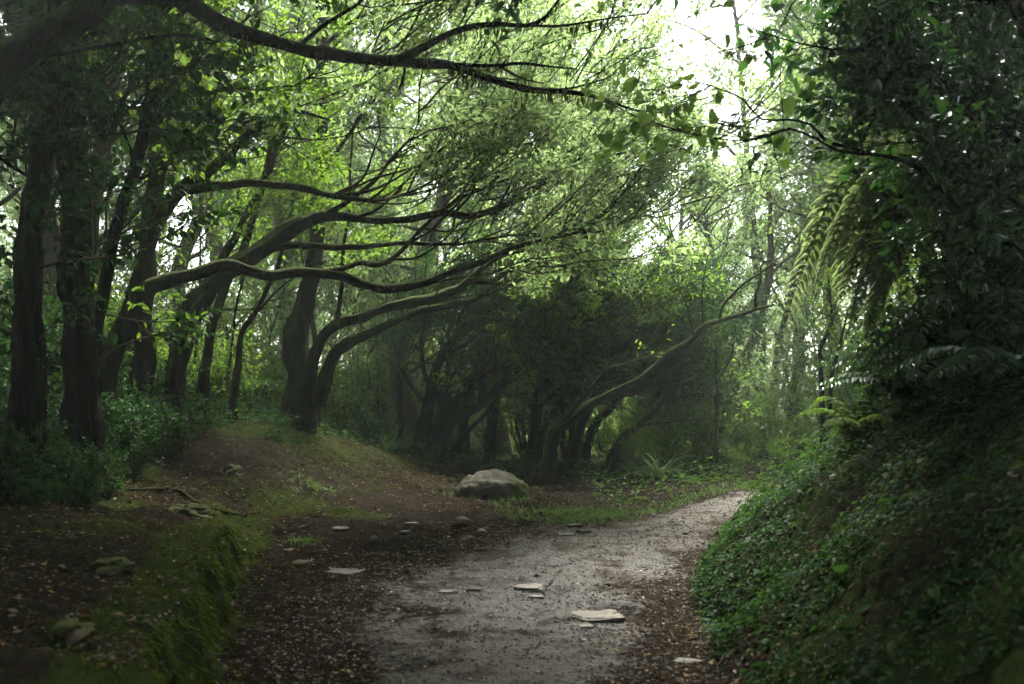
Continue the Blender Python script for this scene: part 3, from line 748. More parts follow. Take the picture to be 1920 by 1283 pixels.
# hazy trees beyond the path
HZ = dict(len=(.8, 1.9), sub=7, len2=(.3, .7), leaves=12, size=.11, per_m=7, t0=.3, r=.012, trop=(.1, 0, .5), tk=.1, fork=.7)
HAZY = [
    ('forked thick trunk in the mist beyond the path bend', [(1374, 892, 20, 40), (1378, 780, 20, 28), (1378, 704, 20, 32), (1404, 655, 20, 26), (1432, 560, 20, 20), (1445, 470, 20, 16), (1440, 340, 20, 10)],
     [[(1376, 695, 20, 24), (1356, 630, 20, 20), (1350, 570, 20, 17), (1340, 490, 20, 12), (1320, 400, 20, 6)], [(1436, 520, 20, 9), (1500, 470, 19.8, 7), (1570, 450, 19.6, 4)], [(1345, 520, 20, 9), (1290, 470, 20, 6), (1250, 440, 20, 4)]]),
    ('leaning misty trunk between the forked trunk and the tree fern', [(1455, 880, 22, 30), (1448, 740, 22, 24), (1458, 660, 22, 20), (1482, 560, 22, 15), (1500, 450, 22, 9)],
     [[(1455, 680, 22, 11), (1510, 620, 22, 8), (1560, 560, 22, 5)], [(1475, 590, 22, 9), (1440, 520, 22, 6), (1420, 450, 22, 4)]]),
    ('pale hazy trunk with flat crown rising behind the fan of twigs', [(800, 850, 21, 40), (806, 600, 21, 32), (812, 480, 21, 30), (828, 370, 21, 28), (850, 240, 21, 22), (862, 100, 21, 14)],
     [[(825, 390, 21, 14), (900, 300, 21, 10), (990, 240, 21, 6)], [(845, 270, 21, 12), (790, 200, 21, 9), (720, 160, 21, 5)], [(856, 180, 21, 12), (930, 120, 21, 9), (1020, 80, 21, 5)], [(855, 210, 21, 10), (960, 190, 21, 8), (1080, 180, 21, 5)]]),
    ('faint slender trunk in the brightest mist under the white gap', [(1290, 880, 27, 26), (1282, 700, 27, 20), (1290, 560, 27, 16), (1275, 440, 27, 12), (1290, 330, 27, 7)],
     [[(1285, 600, 27, 9), (1330, 520, 27, 7), (1380, 450, 27, 4)], [(1280, 480, 27, 8), (1230, 420, 27, 6), (1190, 380, 27, 4)], [(1280, 420, 27, 8), (1350, 370, 27, 6), (1420, 350, 27, 4)]]),
    ('pale tall tree whose thin top crosses the white gap', [(1420, 890, 25, 30), (1425, 600, 25, 22), (1405, 350, 25, 17), (1390, 150, 25, 12), (1370, -60, 25, 7)],
     [[(1400, 320, 25, 10), (1340, 250, 25, 7), (1260, 200, 25, 4)], [(1395, 220, 25, 9), (1450, 150, 25, 6), (1520, 120, 25, 4)], [(1388, 120, 25, 8), (1310, 60, 25, 6), (1230, 30, 25, 3)], [(1380, 40, 25, 7), (1440, -20, 25, 5), (1500, -60, 25, 3)], [(1405, 400, 25, 9), (1470, 330, 25, 6), (1530, 290, 25, 3)], [(1378, 20, 25, 7), (1320, -60, 25, 5), (1280, -110, 25, 3)]]),
]
for k, (lab, tr, lb) in enumerate(HAZY):
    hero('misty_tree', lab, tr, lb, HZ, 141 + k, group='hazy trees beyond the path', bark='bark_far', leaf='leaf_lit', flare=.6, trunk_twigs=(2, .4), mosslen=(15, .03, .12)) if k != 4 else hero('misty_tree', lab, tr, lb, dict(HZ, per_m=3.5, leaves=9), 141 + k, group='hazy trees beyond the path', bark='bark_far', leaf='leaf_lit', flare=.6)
for k, (lab, pts) in enumerate([
    ('thin dark sapling, taller of two beside the bank foot', [(1545, 800, 13, 16), (1541, 700, 13, 11), (1535, 660, 13, 9), (1556, 600, 13, 7), (1552, 520, 13, 4)]),
    ('thin dark sapling with a bent tip, shorter of two beside the bank', [(1556, 790, 13.4, 15), (1558, 730, 13.4, 10), (1570, 660, 13.4, 8), (1590, 590, 13.4, 4)]),
    ('single thin sapling standing in the undergrowth at the path bend', [(1345, 890, 15, 10), (1342, 800, 15, 7), (1345, 720, 15, 6), (1338, 640, 15, 3)])]):
    hero('sapling', lab, pts, [([pts[2], (pts[2][0] + 25, pts[2][1] - 50, pts[2][2], 4), (pts[2][0] + 35, pts[2][1] - 110, pts[2][2], 2)], {})], dict(HZ, len=(.2, .5), len2=(.1, .25), size=.06, leaves=6, per_m=3, r=.004), 151 + k, group='thin saplings near the bend', bark='bark_shade', flare=.1, trunk_twigs=(5, .5), rooted=True)

# broadleaf tree on the right bank with heart shaped leaves
HRT = dict(len=(.2, .55), sub=4, len2=(.08, .22), leaves=2, size=.058, per_m=4, t0=.15, r=.004, trop=(-.5, 0, .1), tk=.08, fork=.6, shape='heart', aspect=.9, hang=(0, 0, -.8), tilt=.5, spread=.05)
hero('broadleaf_tree', 'dark tree on the bank whose bare limbs carry large heart shaped leaves over the path',
     [(2050, 900, 5.6, 80), (2040, 700, 5.6, 66), (2030, 520, 5.6, 58), (2000, 340, 5.6, 52), (1960, 150, 5.6, 46), (1900, 0, 5.6, 42), (1800, -200, 5.5, 30)],
     [([(2028, 540, 5.6, 26), (1930, 480, 5.5, 22), (1850, 425, 5.4, 20), (1765, 345, 5.2, 16), (1700, 306, 5.1, 14), (1640, 290, 5.0, 12), (1565, 284, 5.0, 10), (1530, 262, 5.0, 8), (1480, 243, 5.0, 7), (1430, 252, 5, 5), (1385, 264, 5, 4), (1300, 292, 5, 2)], dict(t0=.45, leaves=1, per_m=4)),
      ([(1630, 288, 5, 9), (1580, 275, 5, 8), (1545, 262, 5, 8), (1520, 236, 5, 7), (1480, 228, 5, 6), (1425, 227, 5, 5), (1390, 190, 5, 4), (1350, 172, 5, 4), (1300, 155, 5, 3), (1230, 170, 5, 2)], dict(per_m=7)),
      ([(1482, 240, 5, 5), (1420, 262, 4.9, 4), (1340, 255, 4.9, 3), (1260, 240, 4.8, 3), (1215, 225, 4.8, 2)], dict(per_m=9)),
      ([(1870, -50, 5.6, 30), (1760, -40, 5.5, 26), (1690, 22, 5.4, 20), (1650, 56, 5.3, 17), (1615, 88, 5.2, 13), (1560, 92, 5.2, 8), (1500, 80, 5.1, 6), (1450, 66, 5.1, 5), (1395, 48, 5.1, 3)], dict(leaves=2, per_m=3)),
      ([(1450, 66, 5.1, 4), (1380, 90, 5.1, 4), (1330, 100, 5.1, 3), (1270, 130, 5, 2)], dict(per_m=3)),
      ([(1890, 10, 5.6, 24), (1650, -60, 5.8, 18), (1450, -60, 6, 12), (1250, -30, 6.2, 6)], dict(per_m=1.5, leaves=2))],
     HRT, 161, bark='bark_shade', leaf='leaf_heart', flare=.4, mosslen=(30, .01, .04))
DRK = dict(len=(.35, .8), sub=8, len2=(.15, .45), leaves=12, size=.072, per_m=14, t0=.1, r=.007, trop=(-.4, -.1, .2), tk=.1, fork=.8, shape='ovate', hang=(0, 0, -.25))
for k, (lab, tr, lb) in enumerate([
    ('dense dark tree on top of the bank behind the heart leaved tree',
     [(1830, 700, 8.2, 46), (1820, 500, 8.2, 36), (1790, 300, 8.2, 30), (1760, 120, 8.2, 24), (1740, -100, 8.2, 16)],
     [[(1800, 360, 8.2, 16), (1760, 280, 8, 11), (1730, 230, 7.8, 5)], [(1775, 200, 8.2, 16), (1720, 130, 8, 11), (1660, 110, 7.8, 5)], [(1770, 170, 8.2, 16), (1850, 80, 8, 11), (1930, 30, 7.8, 6)], [(1750, 40, 8.2, 14), (1690, -30, 8, 9), (1630, -40, 7.8, 5)], ([(1745, -60, 8.2, 22), (1500, -200, 7.8, 17), (1250, -260, 7.3, 12), (1020, -290, 6.8, 7)], dict(len=(.9, 1.9), sub=8, leaves=12, size=.13, per_m=11, t0=.15, trop=(.2, 0, .2), fork=.9, spread=.08)), ([(1742, -90, 8.2, 22), (1560, -320, 7.2, 17), (1380, -480, 6.2, 12), (1150, -640, 5.2, 7)], dict(len=(.9, 1.9), sub=8, leaves=12, size=.13, per_m=11, t0=.15, trop=(.2, 0, .2), fork=.9, spread=.08)), [(1815, 450, 8.2, 16), (1880, 380, 8, 11), (1960, 330, 7.8, 6)], [(1815, 430, 8.2, 16), (1840, 390, 7.9, 11), (1880, 400, 7.7, 6)]]),  # long limbs reaching left above view are added to shade the path
    ('dense dark tree filling the upper corner above the bank',
     [(2060, 750, 6.8, 60), (2040, 450, 6.8, 50), (2000, 150, 6.8, 40), (1960, -150, 6.8, 26)],
     [[(2035, 420, 6.8, 20), (1960, 340, 6.5, 14), (1880, 320, 6.3, 7)], [(2015, 240, 6.8, 20), (1930, 150, 6.5, 14), (1840, 120, 6.3, 7)], [(2000, 120, 6.8, 20), (1900, 30, 6.5, 14), (1790, 20, 6.3, 7)], [(1975, -40, 6.8, 20), (1860, -110, 6.4, 14), (1730, -120, 6.1, 7)], [(2040, 520, 6.8, 20), (1970, 470, 6.5, 14), (1900, 470, 6.3, 7)], [(2030, 380, 6.8, 22), (1900, 260, 6.0, 16), (1780, 200, 5.6, 11), (1690, 170, 5.5, 6)], [(2035, 440, 6.8, 22), (1920, 390, 6.0, 16), (1830, 300, 5.6, 11), (1760, 260, 5.5, 6)], [(2045, 560, 6.8, 22), (1960, 560, 6.2, 16), (1900, 600, 5.9, 9)]])]):
    hero('tree', lab, tr, lb, DRK, 171 + k, bark='bark_shade', leaf='leaf_gloss', flare=.4)

# vine hanging from the heart leaved tree
rs = RS(5)
vp, vr = limb_pts([(1482, 84, 5.05, 3), (1463, 130, 5.05, 2.6), (1468, 210, 5.05, 2.6), (1470, 250, 5.05, 2.6), (1452, 272, 5.05, 2.4), (1460, 312, 5.05, 2.4), (1470, 350, 5.05, 2.2), (1502, 388, 5.05, 2)], 5, .03, .3)
root = thing('vine', vp[0], 'thin looping vine hanging below the upper heart leaf limb', 'vine')
mb = MB(); tube(mb, vp - vp[0], vr, 5); mb.build('stem', M['bark_shade'], root)
mb = MB(); leaves(mb, rs, np.array([P(1470, 300, 5.05), P(1462, 255, 5.05), P(1474, 185, 5.05), P(1458, 262, 5.04)]) - vp[0], np.array([[.2, 0, -1], [-.4, 0, -.8], [.3, .1, -.9], [.6, 0, -.6]]), np.array([.055, .07, .09, .09]), 0, 'heart', .9, up=np.array([0, -1., 0]), tilt=.3)
mb.build('foliage', M['leaf_heart'], root, smooth=False)
# creepers on the left trunks
for k, (lab, pts) in enumerate([
    ('pale creeper stem wound down the edge trunk', [(62, 120, 6.85, 5), (45, 260, 6.82, 5), (52, 360, 6.82, 5), (40, 470, 6.8, 5), (58, 600, 6.8, 5), (82, 720, 6.8, 5), (70, 850, 6.8, 5)]),
    ('straight hanging root strand before the broad trunk with pale roots', [(160, 130, 7.38, 5), (172, 280, 7.36, 5), (178, 420, 7.36, 4), (172, 560, 7.34, 4), (180, 700, 7.34, 4)]),
    ('thin liana looping from the dark trunks up to the mossy limb', [(172, 212, 7.2, 2.5), (260, 216, 7.3, 2.5), (345, 208, 7.4, 2.5), (412, 163, 7.4, 2.5), (480, 130, 7.4, 2.2), (560, 84, 7.4, 2)])]):
    vp, vr = limb_pts(pts, 300 + k, .05, .6)
    root = thing('creeper', vp[0], lab, 'vine', 'creepers on the left trunks')
    mb = MB(); tube(mb, vp - vp[0], vr, 6); mb.build('stem', M['bark'], root)
    mb = MB(); P0, D1 = starts(rs, vp - vp[0], vr, 10, .05, dict(trop=(0, 0, -1)))
    leaves(mb, rs, P0, D1, rs.uniform(.03, .07, len(P0)), 0, 'ovate', .5); mb.build('foliage', M['leaf_shade'], root, smooth=False)

# ------------------------------------------------------------------ ferns
def frond(mb, rs, pts, width, npin, pinn, droop, mat=0, detail=True, roll=0.0):
    q = catmull(np.asarray(pts, float), .02)
    s = np.concatenate([[0], np.cumsum(np.linalg.norm(np.diff(q, axis=0), axis=1))]); Lt = s[-1]
    tube(mb, q[::2], np.linspace(.008, .0015, len(q[::2])) * (Lt / 1.4), 5, 1)
    T = norm(np.gradient(q, axis=0))
    u = np.linspace(.08, .99, npin) * Lt
    for sd in (-1, 1):
        uu = u + rs.uniform(-.01, .01, npin)
        c = np.stack([np.interp(uu, s, q[:, k]) for k in range(3)], 1); t = np.stack([np.interp(uu, s, T[:, k]) for k in range(3)], 1)
        f = uu / Lt
        prof = np.clip(np.minimum(1, 3.5 * f + .3) * (1 - f ** 3.2), .06, 1)
        L = width * prof * rs.uniform(.85, 1.1, npin)
        s0 = norm(np.cross(t, np.array([0, 0, 1.0]))); s1 = norm(np.cross(t, s0))
        side = (s0 * math.cos(roll) + s1 * math.sin(roll)) * sd
        d = norm(side + t * .45 + np.array([0, 0, -1.0]) * droop + rs.normal(0, .08, (npin, 3)))
        if not detail:
            leaves(mb, rs, c, d, L, mat, 'ovate', .26, tilt=.25); continue
        tw = twigs(rs, c, d, L, 5, np.array([0, 0, -1.0]), .10 + droop * .12, .02)
        twig_tubes(mb, tw, np.full(npin, .0018), np.full(npin, .0006), 3, 1)
        for s2 in (-1, 1):
            ff = np.linspace(.05, .98, pinn)
            idx = ff * 5; i = np.clip(idx.astype(int), 0, 4); fr = (idx - i)[None, :, None]
            pp = tw[:, i] * (1 - fr) + tw[:, i + 1] * fr
            dd = norm(tw[:, i + 1] - tw[:, i])
            sid = norm(np.cross(dd, np.array([0, 0, 1.0]))) * s2
            e = norm(sid + dd * .45 + np.array([0, 0, -.35]))
            l2 = (L[:, None] * .32 * np.clip(1.05 - ff[None, :] * .95, .1, 1))
            leaves(mb, rs, pp.reshape(-1, 3), e.reshape(-1, 3), l2.ravel(), mat, 'small', .44, tilt=.25)


def fern(name, label, base, specs, width, npin, pinn, leafm, seed, group=None, droop=.3, detail=True, dry=(), roll=0.0):
    rs = RS(seed)
    root = thing(name, base, label, 'fern', group)
    for k, pts in enumerate(specs):
        mb = MB(); frond(mb, rs, np.asarray(pts) - base, width, npin, pinn, droop, 0, detail, roll)
        mb.build('frond', [M['fern_dry'] if k in dry else M[leafm], M['bark']], root, smooth=False)
    return root


tfd = 7.2
tb = P(1745, 330, tfd)
spec = [[P(1745, 330, tfd), P(1680, 285, 7.1), P(1610, 310, 7.0), P(1552, 385, 6.95), P(1515, 480, 6.9), P(1490, 545, 6.9), P(1472, 608, 6.9)],
        [P(1745, 330, tfd), P(1690, 300, 7.3), P(1640, 340, 7.4), P(1605, 420, 7.5), P(1580, 510, 7.5), P(1560, 570, 7.5)],
        [P(1745, 330, tfd), P(1715, 325, 6.9), P(1680, 390, 6.7), P(1640, 470, 6.6), P(1605, 560, 6.5), P(1585, 640, 6.5)],
        [P(1745, 330, tfd), P(1730, 320, 7.6), P(1705, 370, 7.9), P(1680, 450, 8.1), P(1660, 530, 8.2)],
        [P(1745, 330, tfd), P(1790, 290, 7.0), P(1850, 340, 6.9), P(1890, 450, 6.8), P(1905, 560, 6.8)],
        [P(1745, 330, tfd), P(1700, 270, 7.7), P(1650, 255, 8.2), P(1600, 285, 8.7), P(1570, 360, 9.0)],
        [P(1745, 330, tfd), P(1760, 330, 6.7), P(1750, 420, 6.3), P(1720, 540, 6.1)],
        [P(1745, 330, tfd), P(1800, 300, 7.6), P(1850, 300, 8.2), P(1900, 380, 8.6)],
        [P(1745, 330, tfd), P(1690, 290, 6.8), P(1630, 330, 6.6), P(1575, 420, 6.5), P(1540, 500, 6.45), P(1522, 560, 6.4)],
        [P(1745, 330, tfd), P(1720, 310, 7.0), P(1665, 350, 6.9), P(1620, 440, 6.85), P(1590, 520, 6.8), P(1568, 590, 6.8)],
        [P(1740, 340, tfd), P(1700, 400, 7.1), P(1660, 500, 7.05), P(1632, 600, 7.0), P(1620, 660, 7.0)]]
tf = fern('tree_fern', 'tree fern whose long feathery fronds droop over the bank edge', tb, spec, 0.34, 30, 17, 'fern', 201, droop=.16, dry=(), roll=1.05)
gx, gy = P(1790, 330, tfd + .3)[:2]
gz = float(hgt(gx, gy))
tp = catmull(np.array([[gx, gy, gz - .1, .10], [gx + .02, gy, (gz + tb[2]) / 2, .085], [tb[0], tb[1], tb[2], .07]]), .05)
mb = MB(); tube(mb, tp[:, :3] - tb, tp[:, 3], 12, rough=.4, seed=3); mb.build('trunk', M['bark_shade'], tf)

rs = RS(77)
FERNS = [(1790, 600, 5.9, 'bank fern with grey sheen fronds just under the tree fern'), (1850, 690, 5.6, 'bank fern arching from the darkest part of the bank'), (1760, 700, 6.6, 'bank fern in the middle of the glossy fern drift'),
         (1880, 560, 5.8, 'bank fern beside the dark broadleaf trunk'), (1700, 780, 7.2, 'low bank fern nearest the bright little fern'), (1900, 800, 5.0, 'low wide bank fern under the broadleaf tree'), (1820, 800, 5.8, 'low bank fern below the glossy fern drift'), (1870, 640, 6.3, 'tall bank fern behind the glossy fern drift'), (1700, 640, 7.4, 'bank fern whose fronds hang under the tree fern tips'), (1740, 560, 7.6, 'bank fern close beside the tree fern trunk'), (1830, 540, 6.8, 'bank fern high under the dark leaves')]
for k, (px, py, d, lab) in enumerate(FERNS):
    x, y = P(px, py, d)[:2]; z = float(hgt(x, y)) + .02
    top = max(P(px, py, d)[2] - z, .25)
    b = np.array([x, y, z]); sp = []
    for j in range(9):
        a = rs.uniform(2.3, 5.0) if j < 6 else rs.uniform(0, 6.28)
        L = rs.uniform(.32, .6)
        dx, dy = math.cos(a), math.sin(a)
        hh = top * rs.uniform(.75, 1.1)
        sp.append([b, b + [dx * L * .22, dy * L * .22, hh * .75], b + [dx * L * .6, dy * L * .6, hh], b + [dx * L * .95, dy * L * .95, hh * .78], b + [dx * L * 1.2, dy * L * 1.2, hh * .42]])
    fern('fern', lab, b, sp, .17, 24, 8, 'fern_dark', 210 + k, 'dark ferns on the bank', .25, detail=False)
b = G(1605, 835); sp = []
for a, L, hh in ((3.3, .42, .26), (2.7, .30, .34), (3.9, .34, .2), (1.0, .3, .3), (5.2, .3, .22)):
    dx, dy = math.cos(a), math.sin(a)
    sp.append([b, b + [dx * L * .35, dy * L * .35, hh * .85], b + [dx * L * .75, dy * L * .75, hh], b + [dx * L * 1.15, dy * L * 1.15, hh * .7]])
fern('fern', 'small bright green fern catching light at the bank edge', b, sp, .17, 18, 11, 'leaf_mid', 230, None, .12)

# ------------------------------------------------------------------ shrubs
def shrub(label, loc, seed, h, w, nst, leaf, size, shape, dens, group, name='shrub', arch=False):
    rs = RS(seed)
    root = thing(name, loc, label, 'shrub', group)
    st = MB(); fo = MB()
    a = rs.uniform(0, 6.28, nst); lean = rs.uniform(.15, .9, nst) * w / h
    D = np.stack([np.cos(a) * lean, np.sin(a) * lean, np.ones(nst)], 1)
    L = h * rs.uniform(.6, 1.1, nst)
    p = twigs(rs, rs.normal(0, .05, (nst, 3)) * [1, 1, 0], D, L, 7, np.array([0, 0, -1.0]) if arch else np.array([0, 0, 1.0]), .10, .13)
    twig_tubes(st, p, L * .011 + .003, np.full(nst, .003), 5)
    q, d = sample_on(rs, p, dens, .2, 1)
    d = norm(d * .5 + rs.normal(0, .6, d.shape))
    b = twigs(rs, q, d, rs.uniform(.12, .34, len(q)) * h, 4, np.array([0, 0, .3]), .1, .15)
    twig_tubes(st, b, np.full(len(q), .004), np.full(len(q), .0015), 3)
    pp, e = sample_on(rs, b, 11, .1, 1.05)
    e = norm(e * .5 + rs.normal(0, .55, e.shape) + np.array([0, 0, -.2]))
    leaves(fo, rs, pp + rs.normal(0, .015, pp.shape), e, size * rs.uniform(.6, 1.3, len(pp)), 0, shape, .48, tilt=.5)
    st.build('stem', M['twig'], root); fo.build('foliage', M[leaf], root, smooth=False)
    return root


PROTO = [shrub('p', (0, 0, 0), 401, 1.2, 1.0, 12, 'leaf_shade', .065, 'ovate', 12, None),
         shrub('p', (0, 0, 0), 402, 1.4, .8, 11, 'leaf_mid', .06, 'ovate', 13, None),
         shrub('p', (0, 0, 0), 403, .9, 1.1, 12, 'leaf_shade', .05, 'ovate', 13, None, arch=True),
         shrub('p', (0, 0, 0), 404, 2.4, 1.6, 12, 'leaf_lit', .085, 'small', 22, None),
         shrub('p', (0, 0, 0), 405, 1.6, 1.3, 12, 'leaf_mid', .075, 'small', 18, None)]
used = set()
WORDS = {}


def put(kind, px, d, sc, label, group, py=None, rz=None):
    x, y = (px - CX) / F * d, d
    z = float(hgt(x, y)) - .03
    r = (px * 12.9898 + d * 78.233) % 6.28 if rz is None else rz
    pr = PROTO[kind]
    if kind not in used:
        used.add(kind); pr.location = (x, y, z); pr.rotation_euler = (0, 0, r); pr.scale = (sc,) * 3
        pr['label'] = label; pr['group'] = group; pr['category'] = 'shrub'
        return pr
    return copy_thing(pr, (x, y, z), r, sc, label, group)


LEFT = [(20, 6.7, .5, 0), (118, 7.1, .42, 2), (195, 9.6, .6, 0), (250, 11.2, .7, 2), (315, 11.8, .65, 0), (390, 13.0, .7, 2), (60, 9.3, .9, 0), (290, 12.8, .9, 1), (440, 13.4, .75, 0), (500, 14.4, .7, 2),
        (225, 12.5, 1.1, 1), (150, 10.4, 1.1, 0), (360, 14, 1.1, 1), (660, 14.6, .6, 2), (700, 14.2, .55, 0), (745, 15.0, .6, 2)]
for k, (px, d, sc, kd) in enumerate(LEFT):
    where = ['at the foot of the edge trunk', 'in front of the broad dark trunks', 'at the foot of the slim leaning trunk', 'low and spreading beside the arching tree', 'on the shady slope under the low limb', 'low on the crest below the slanting stems', 'behind the edge trunk',
             'tall beneath the arching limb', 'near the thinnest slanting stem', 'small on top of the mound crest', 'tall in the gap behind the slim trunk', 'between the two broad trunks', 'tall behind the slanting stems', 'low on the far side of the crest', 'small at the crest beside the twin stemmed tree', 'low next to the thicket foot'][k]
    put(kd, px, d, sc, 'dark leafy shrub ' + where, 'shrubs under the left trees')
rt = RS(246)
for k in range(26):
    px = rt.uniform(60, 640); d = rt.uniform(13.2, 19) if px > 280 else rt.uniform(9.8, 15)
    if px > 540: d += 3
    put([1, 4, 0, 4, 1][k % 5], px, d, rt.uniform(.6, 1.15), 'leafy shrub crowding the ground behind the left mound, one of many alike', 'shrubs behind the left mound')
for k in range(9):
    px = rt.uniform(-260, 170); d = rt.uniform(9.6, 13.5)
    put(0, px, d, rt.uniform(1.1, 1.7), 'dark shrub crowding the gaps behind the edge trunks, one of many alike', 'dark shrubs behind the edge trunks')
for k, (px, d, sc) in enumerate([(25, 6.5, .45), (95, 7.0, .5), (160, 7.3, .45), (205, 8.2, .55), (255, 9.2, .6), (300, 10.0, .6), (345, 10.4, .55), (180, 8.9, .7), (230, 10.2, .8), (390, 11.2, .5), (130, 8.6, .7), (280, 11, .8), (-40, 6.6, .6)]):
    put(0 if k % 3 else 2, px, d, sc, 'low black-green shrub hiding a trunk base on the left, one of many alike', 'low shrubs at the left trunk bases')
for k in range(14):
    px = rt.uniform(190, 640); d = rt.uniform(10.6, 12.4)
    put(2, px, d, rt.uniform(.16, .32), 'ankle high leafy sprig on the crest of the mound, one of many alike', 'sprigs on the mound crest')
MIDB = [(330, 16, 1.1, 3), (470, 17, 1.0, 4), (520, 20, 1.3, 3), (640, 18, .9, 4), (720, 19, 1.0, 3), (690, 22, 1.4, 3), (420, 22, 1.5, 3), (250, 18, 1.3, 3), (150, 20, 1.6, 3), (850, 20, .8, 4), (950, 21, .8, 4), (1060, 20, .7, 4), (770, 24, 1.3, 3), (560, 25, 1.6, 3), (60, 22, 1.8, 3)]
for k, (px, d, sc, kd) in enumerate(MIDB):
    where = ['through the gap right of the arching trunk', 'behind the thinnest slanting stem', 'left of the straight trunk far back', 'just right of the twin stems', 'at the near side of the dark thicket', 'tall behind the twin stems', 'tall and far behind the slanting stems', 'in the bright slot beside the arching tree', 'far behind the slim leaning trunk', 'low behind the first thicket stem', 'low behind the upright thicket stem', 'low behind the last thicket stems', 'far behind the near end of the thicket', 'far behind the straight trunk', 'far back between the edge trunks'][k]
    put(kd, px, d, sc, 'sunlit green shrub ' + where, 'lit undergrowth behind the left trees')
RGT = [(1165, 14.2, .55, 4), (1215, 13.6, .5, 4), (1265, 14.4, .6, 1), (1310, 15.2, .6, 4), (1250, 16.6, .9, 4), (1330, 17.4, 1.0, 3), (1400, 16.2, .6, 1), (1440, 17.4, .7, 4), (1500, 16.4, .7, 1), (1560, 17, .9, 4), (1480, 20, 1.1, 3), (1390, 22, 1.2, 3), (1260, 21, 1.1, 3), (1180, 18, .8, 4), (1620, 19, 1.3, 3), (1550, 24, 1.6, 3), (1340, 27, 1.7, 3), (1230, 26, 1.4, 3), (1460, 14.6, .4, 1), (1380, 14.0, .35, 1), (1530, 14.4, .5, 1)]
for k, (px, d, sc, kd) in enumerate(RGT):
    where = ['at the gully head beside the low crooked stem', 'over the gully hollow', 'pale, behind the gully grass', 'beside the single thin sapling', 'taller, behind the low crooked stem', 'tall, before the forked misty trunk', 'low at the foot of the forked misty trunk', 'between the forked trunk and the leaning misty trunk', 'low below the tree fern tips', 'right behind the two dark saplings', 'tall behind the leaning misty trunk', 'tall behind the forked misty trunk', 'tall behind the slanting pale stem', 'behind the last thicket stem', 'tall behind the tree fern', 'faint, deep in the mist behind the saplings', 'faint, deep in the mist behind the forked trunk', 'faint, below the brightest mist', 'knee high at the far path edge', 'knee high where the path leaves view', 'knee high near the bank foot at the bend'][k]
    put(kd, px, d, sc, 'hazy green shrub ' + where, 'undergrowth beyond the path bend')
BANK = [(1660, 8.6, .55, 0), (1720, 8.0, .6, 1), (1790, 7.4, .6, 0), (1860, 6.8, .65, 0), (1920, 6.2, .6, 2), (1690, 9.4, .8, 0), (1760, 9.0, .9, 1), (1840, 8.4, .9, 0), (1920, 7.6, 1.0, 0), (1640, 10.2, .6, 2), (1980, 6.6, 1.0, 1), (1600, 10.8, .45, 2), (1900, 5.2, .4, 2), (1880, 9.5, 1.2, 1), (1800, 10.2, 1.2, 0), (1760, 6.4, .5, 1), (1830, 5.9, .5, 0), (1700, 7.2, .5, 0)]
for k, (px, d, sc, kd) in enumerate(BANK):
    where = ['below the drooping fronds', 'under the tree fern trunk', 'in the middle of the glossy fern drift', 'under the dark broadleaf limbs', 'at the foot of the broadleaf trunk', 'behind the fern drift', 'around the tree fern trunk', 'in the black shade above the ferns', 'behind the broadleaf trunk', 'low, nearest the bend', 'highest, past the broadleaf trunk', 'lowest, at the bank corner', 'small, on the near slope', 'in the upper shade behind the tree fern', 'tall, on the bank top', 'small, in front of the glossy fern drift', 'small, just above the near ivy slope', 'small, between the ivy slope and the drooping fronds'][k]
    put(kd, px, d, sc, 'dark glossy bank shrub ' + where, 'shrubs on the right bank')

# strap leaved plants by the gully
for k, (px, d, lab) in enumerate([(1232, 13.2, 'clump of long strap leaves rising beside the gully'), (1195, 13.9, 'smaller clump of strap leaves behind the gully'), (710, 14.4, 'dark clump of strap leaves on the crest')]):
    rs = RS(500 + k); x, y = (px - CX) / F * d, d
    root = thing('strap_plant', (x, y, float(hgt(x, y))), lab, 'plant', 'strap leaved plants')
    n = 46; a = rs.uniform(0, 6.28, n); ln = rs.uniform(.3, 1.0, n)
    D = np.stack([np.cos(a) * ln, np.sin(a) * ln, np.ones(n)], 1)
    p = twigs(rs, rs.normal(0, .06, (n, 3)) * [1, 1, 0], D, rs.uniform(.35, .75, n), 6, np.array([0, 0, -1.0]), .2, .03)
    mb = MB(); w = norm(np.cross(norm(np.gradient(p, axis=1)), np.array([0, 0, 1.0]))) * (np.array([.5, 1, 1, .9, .7, .4, .05]) * .018)[None, :, None]
    V = np.stack([p - w, p + w], 2); i = (np.arange(n)[:, None] * 14 + np.arange(6)[None, :] * 2)
    f = np.stack([i, i + 1, i + 3, i + 2], -1).reshape(-1, 4)
    mb.add(V.reshape(-1, 3), f, 0, np.repeat(rs.uniform(0, 1, n), 14)); mb.build('foliage', M['fern'], root)

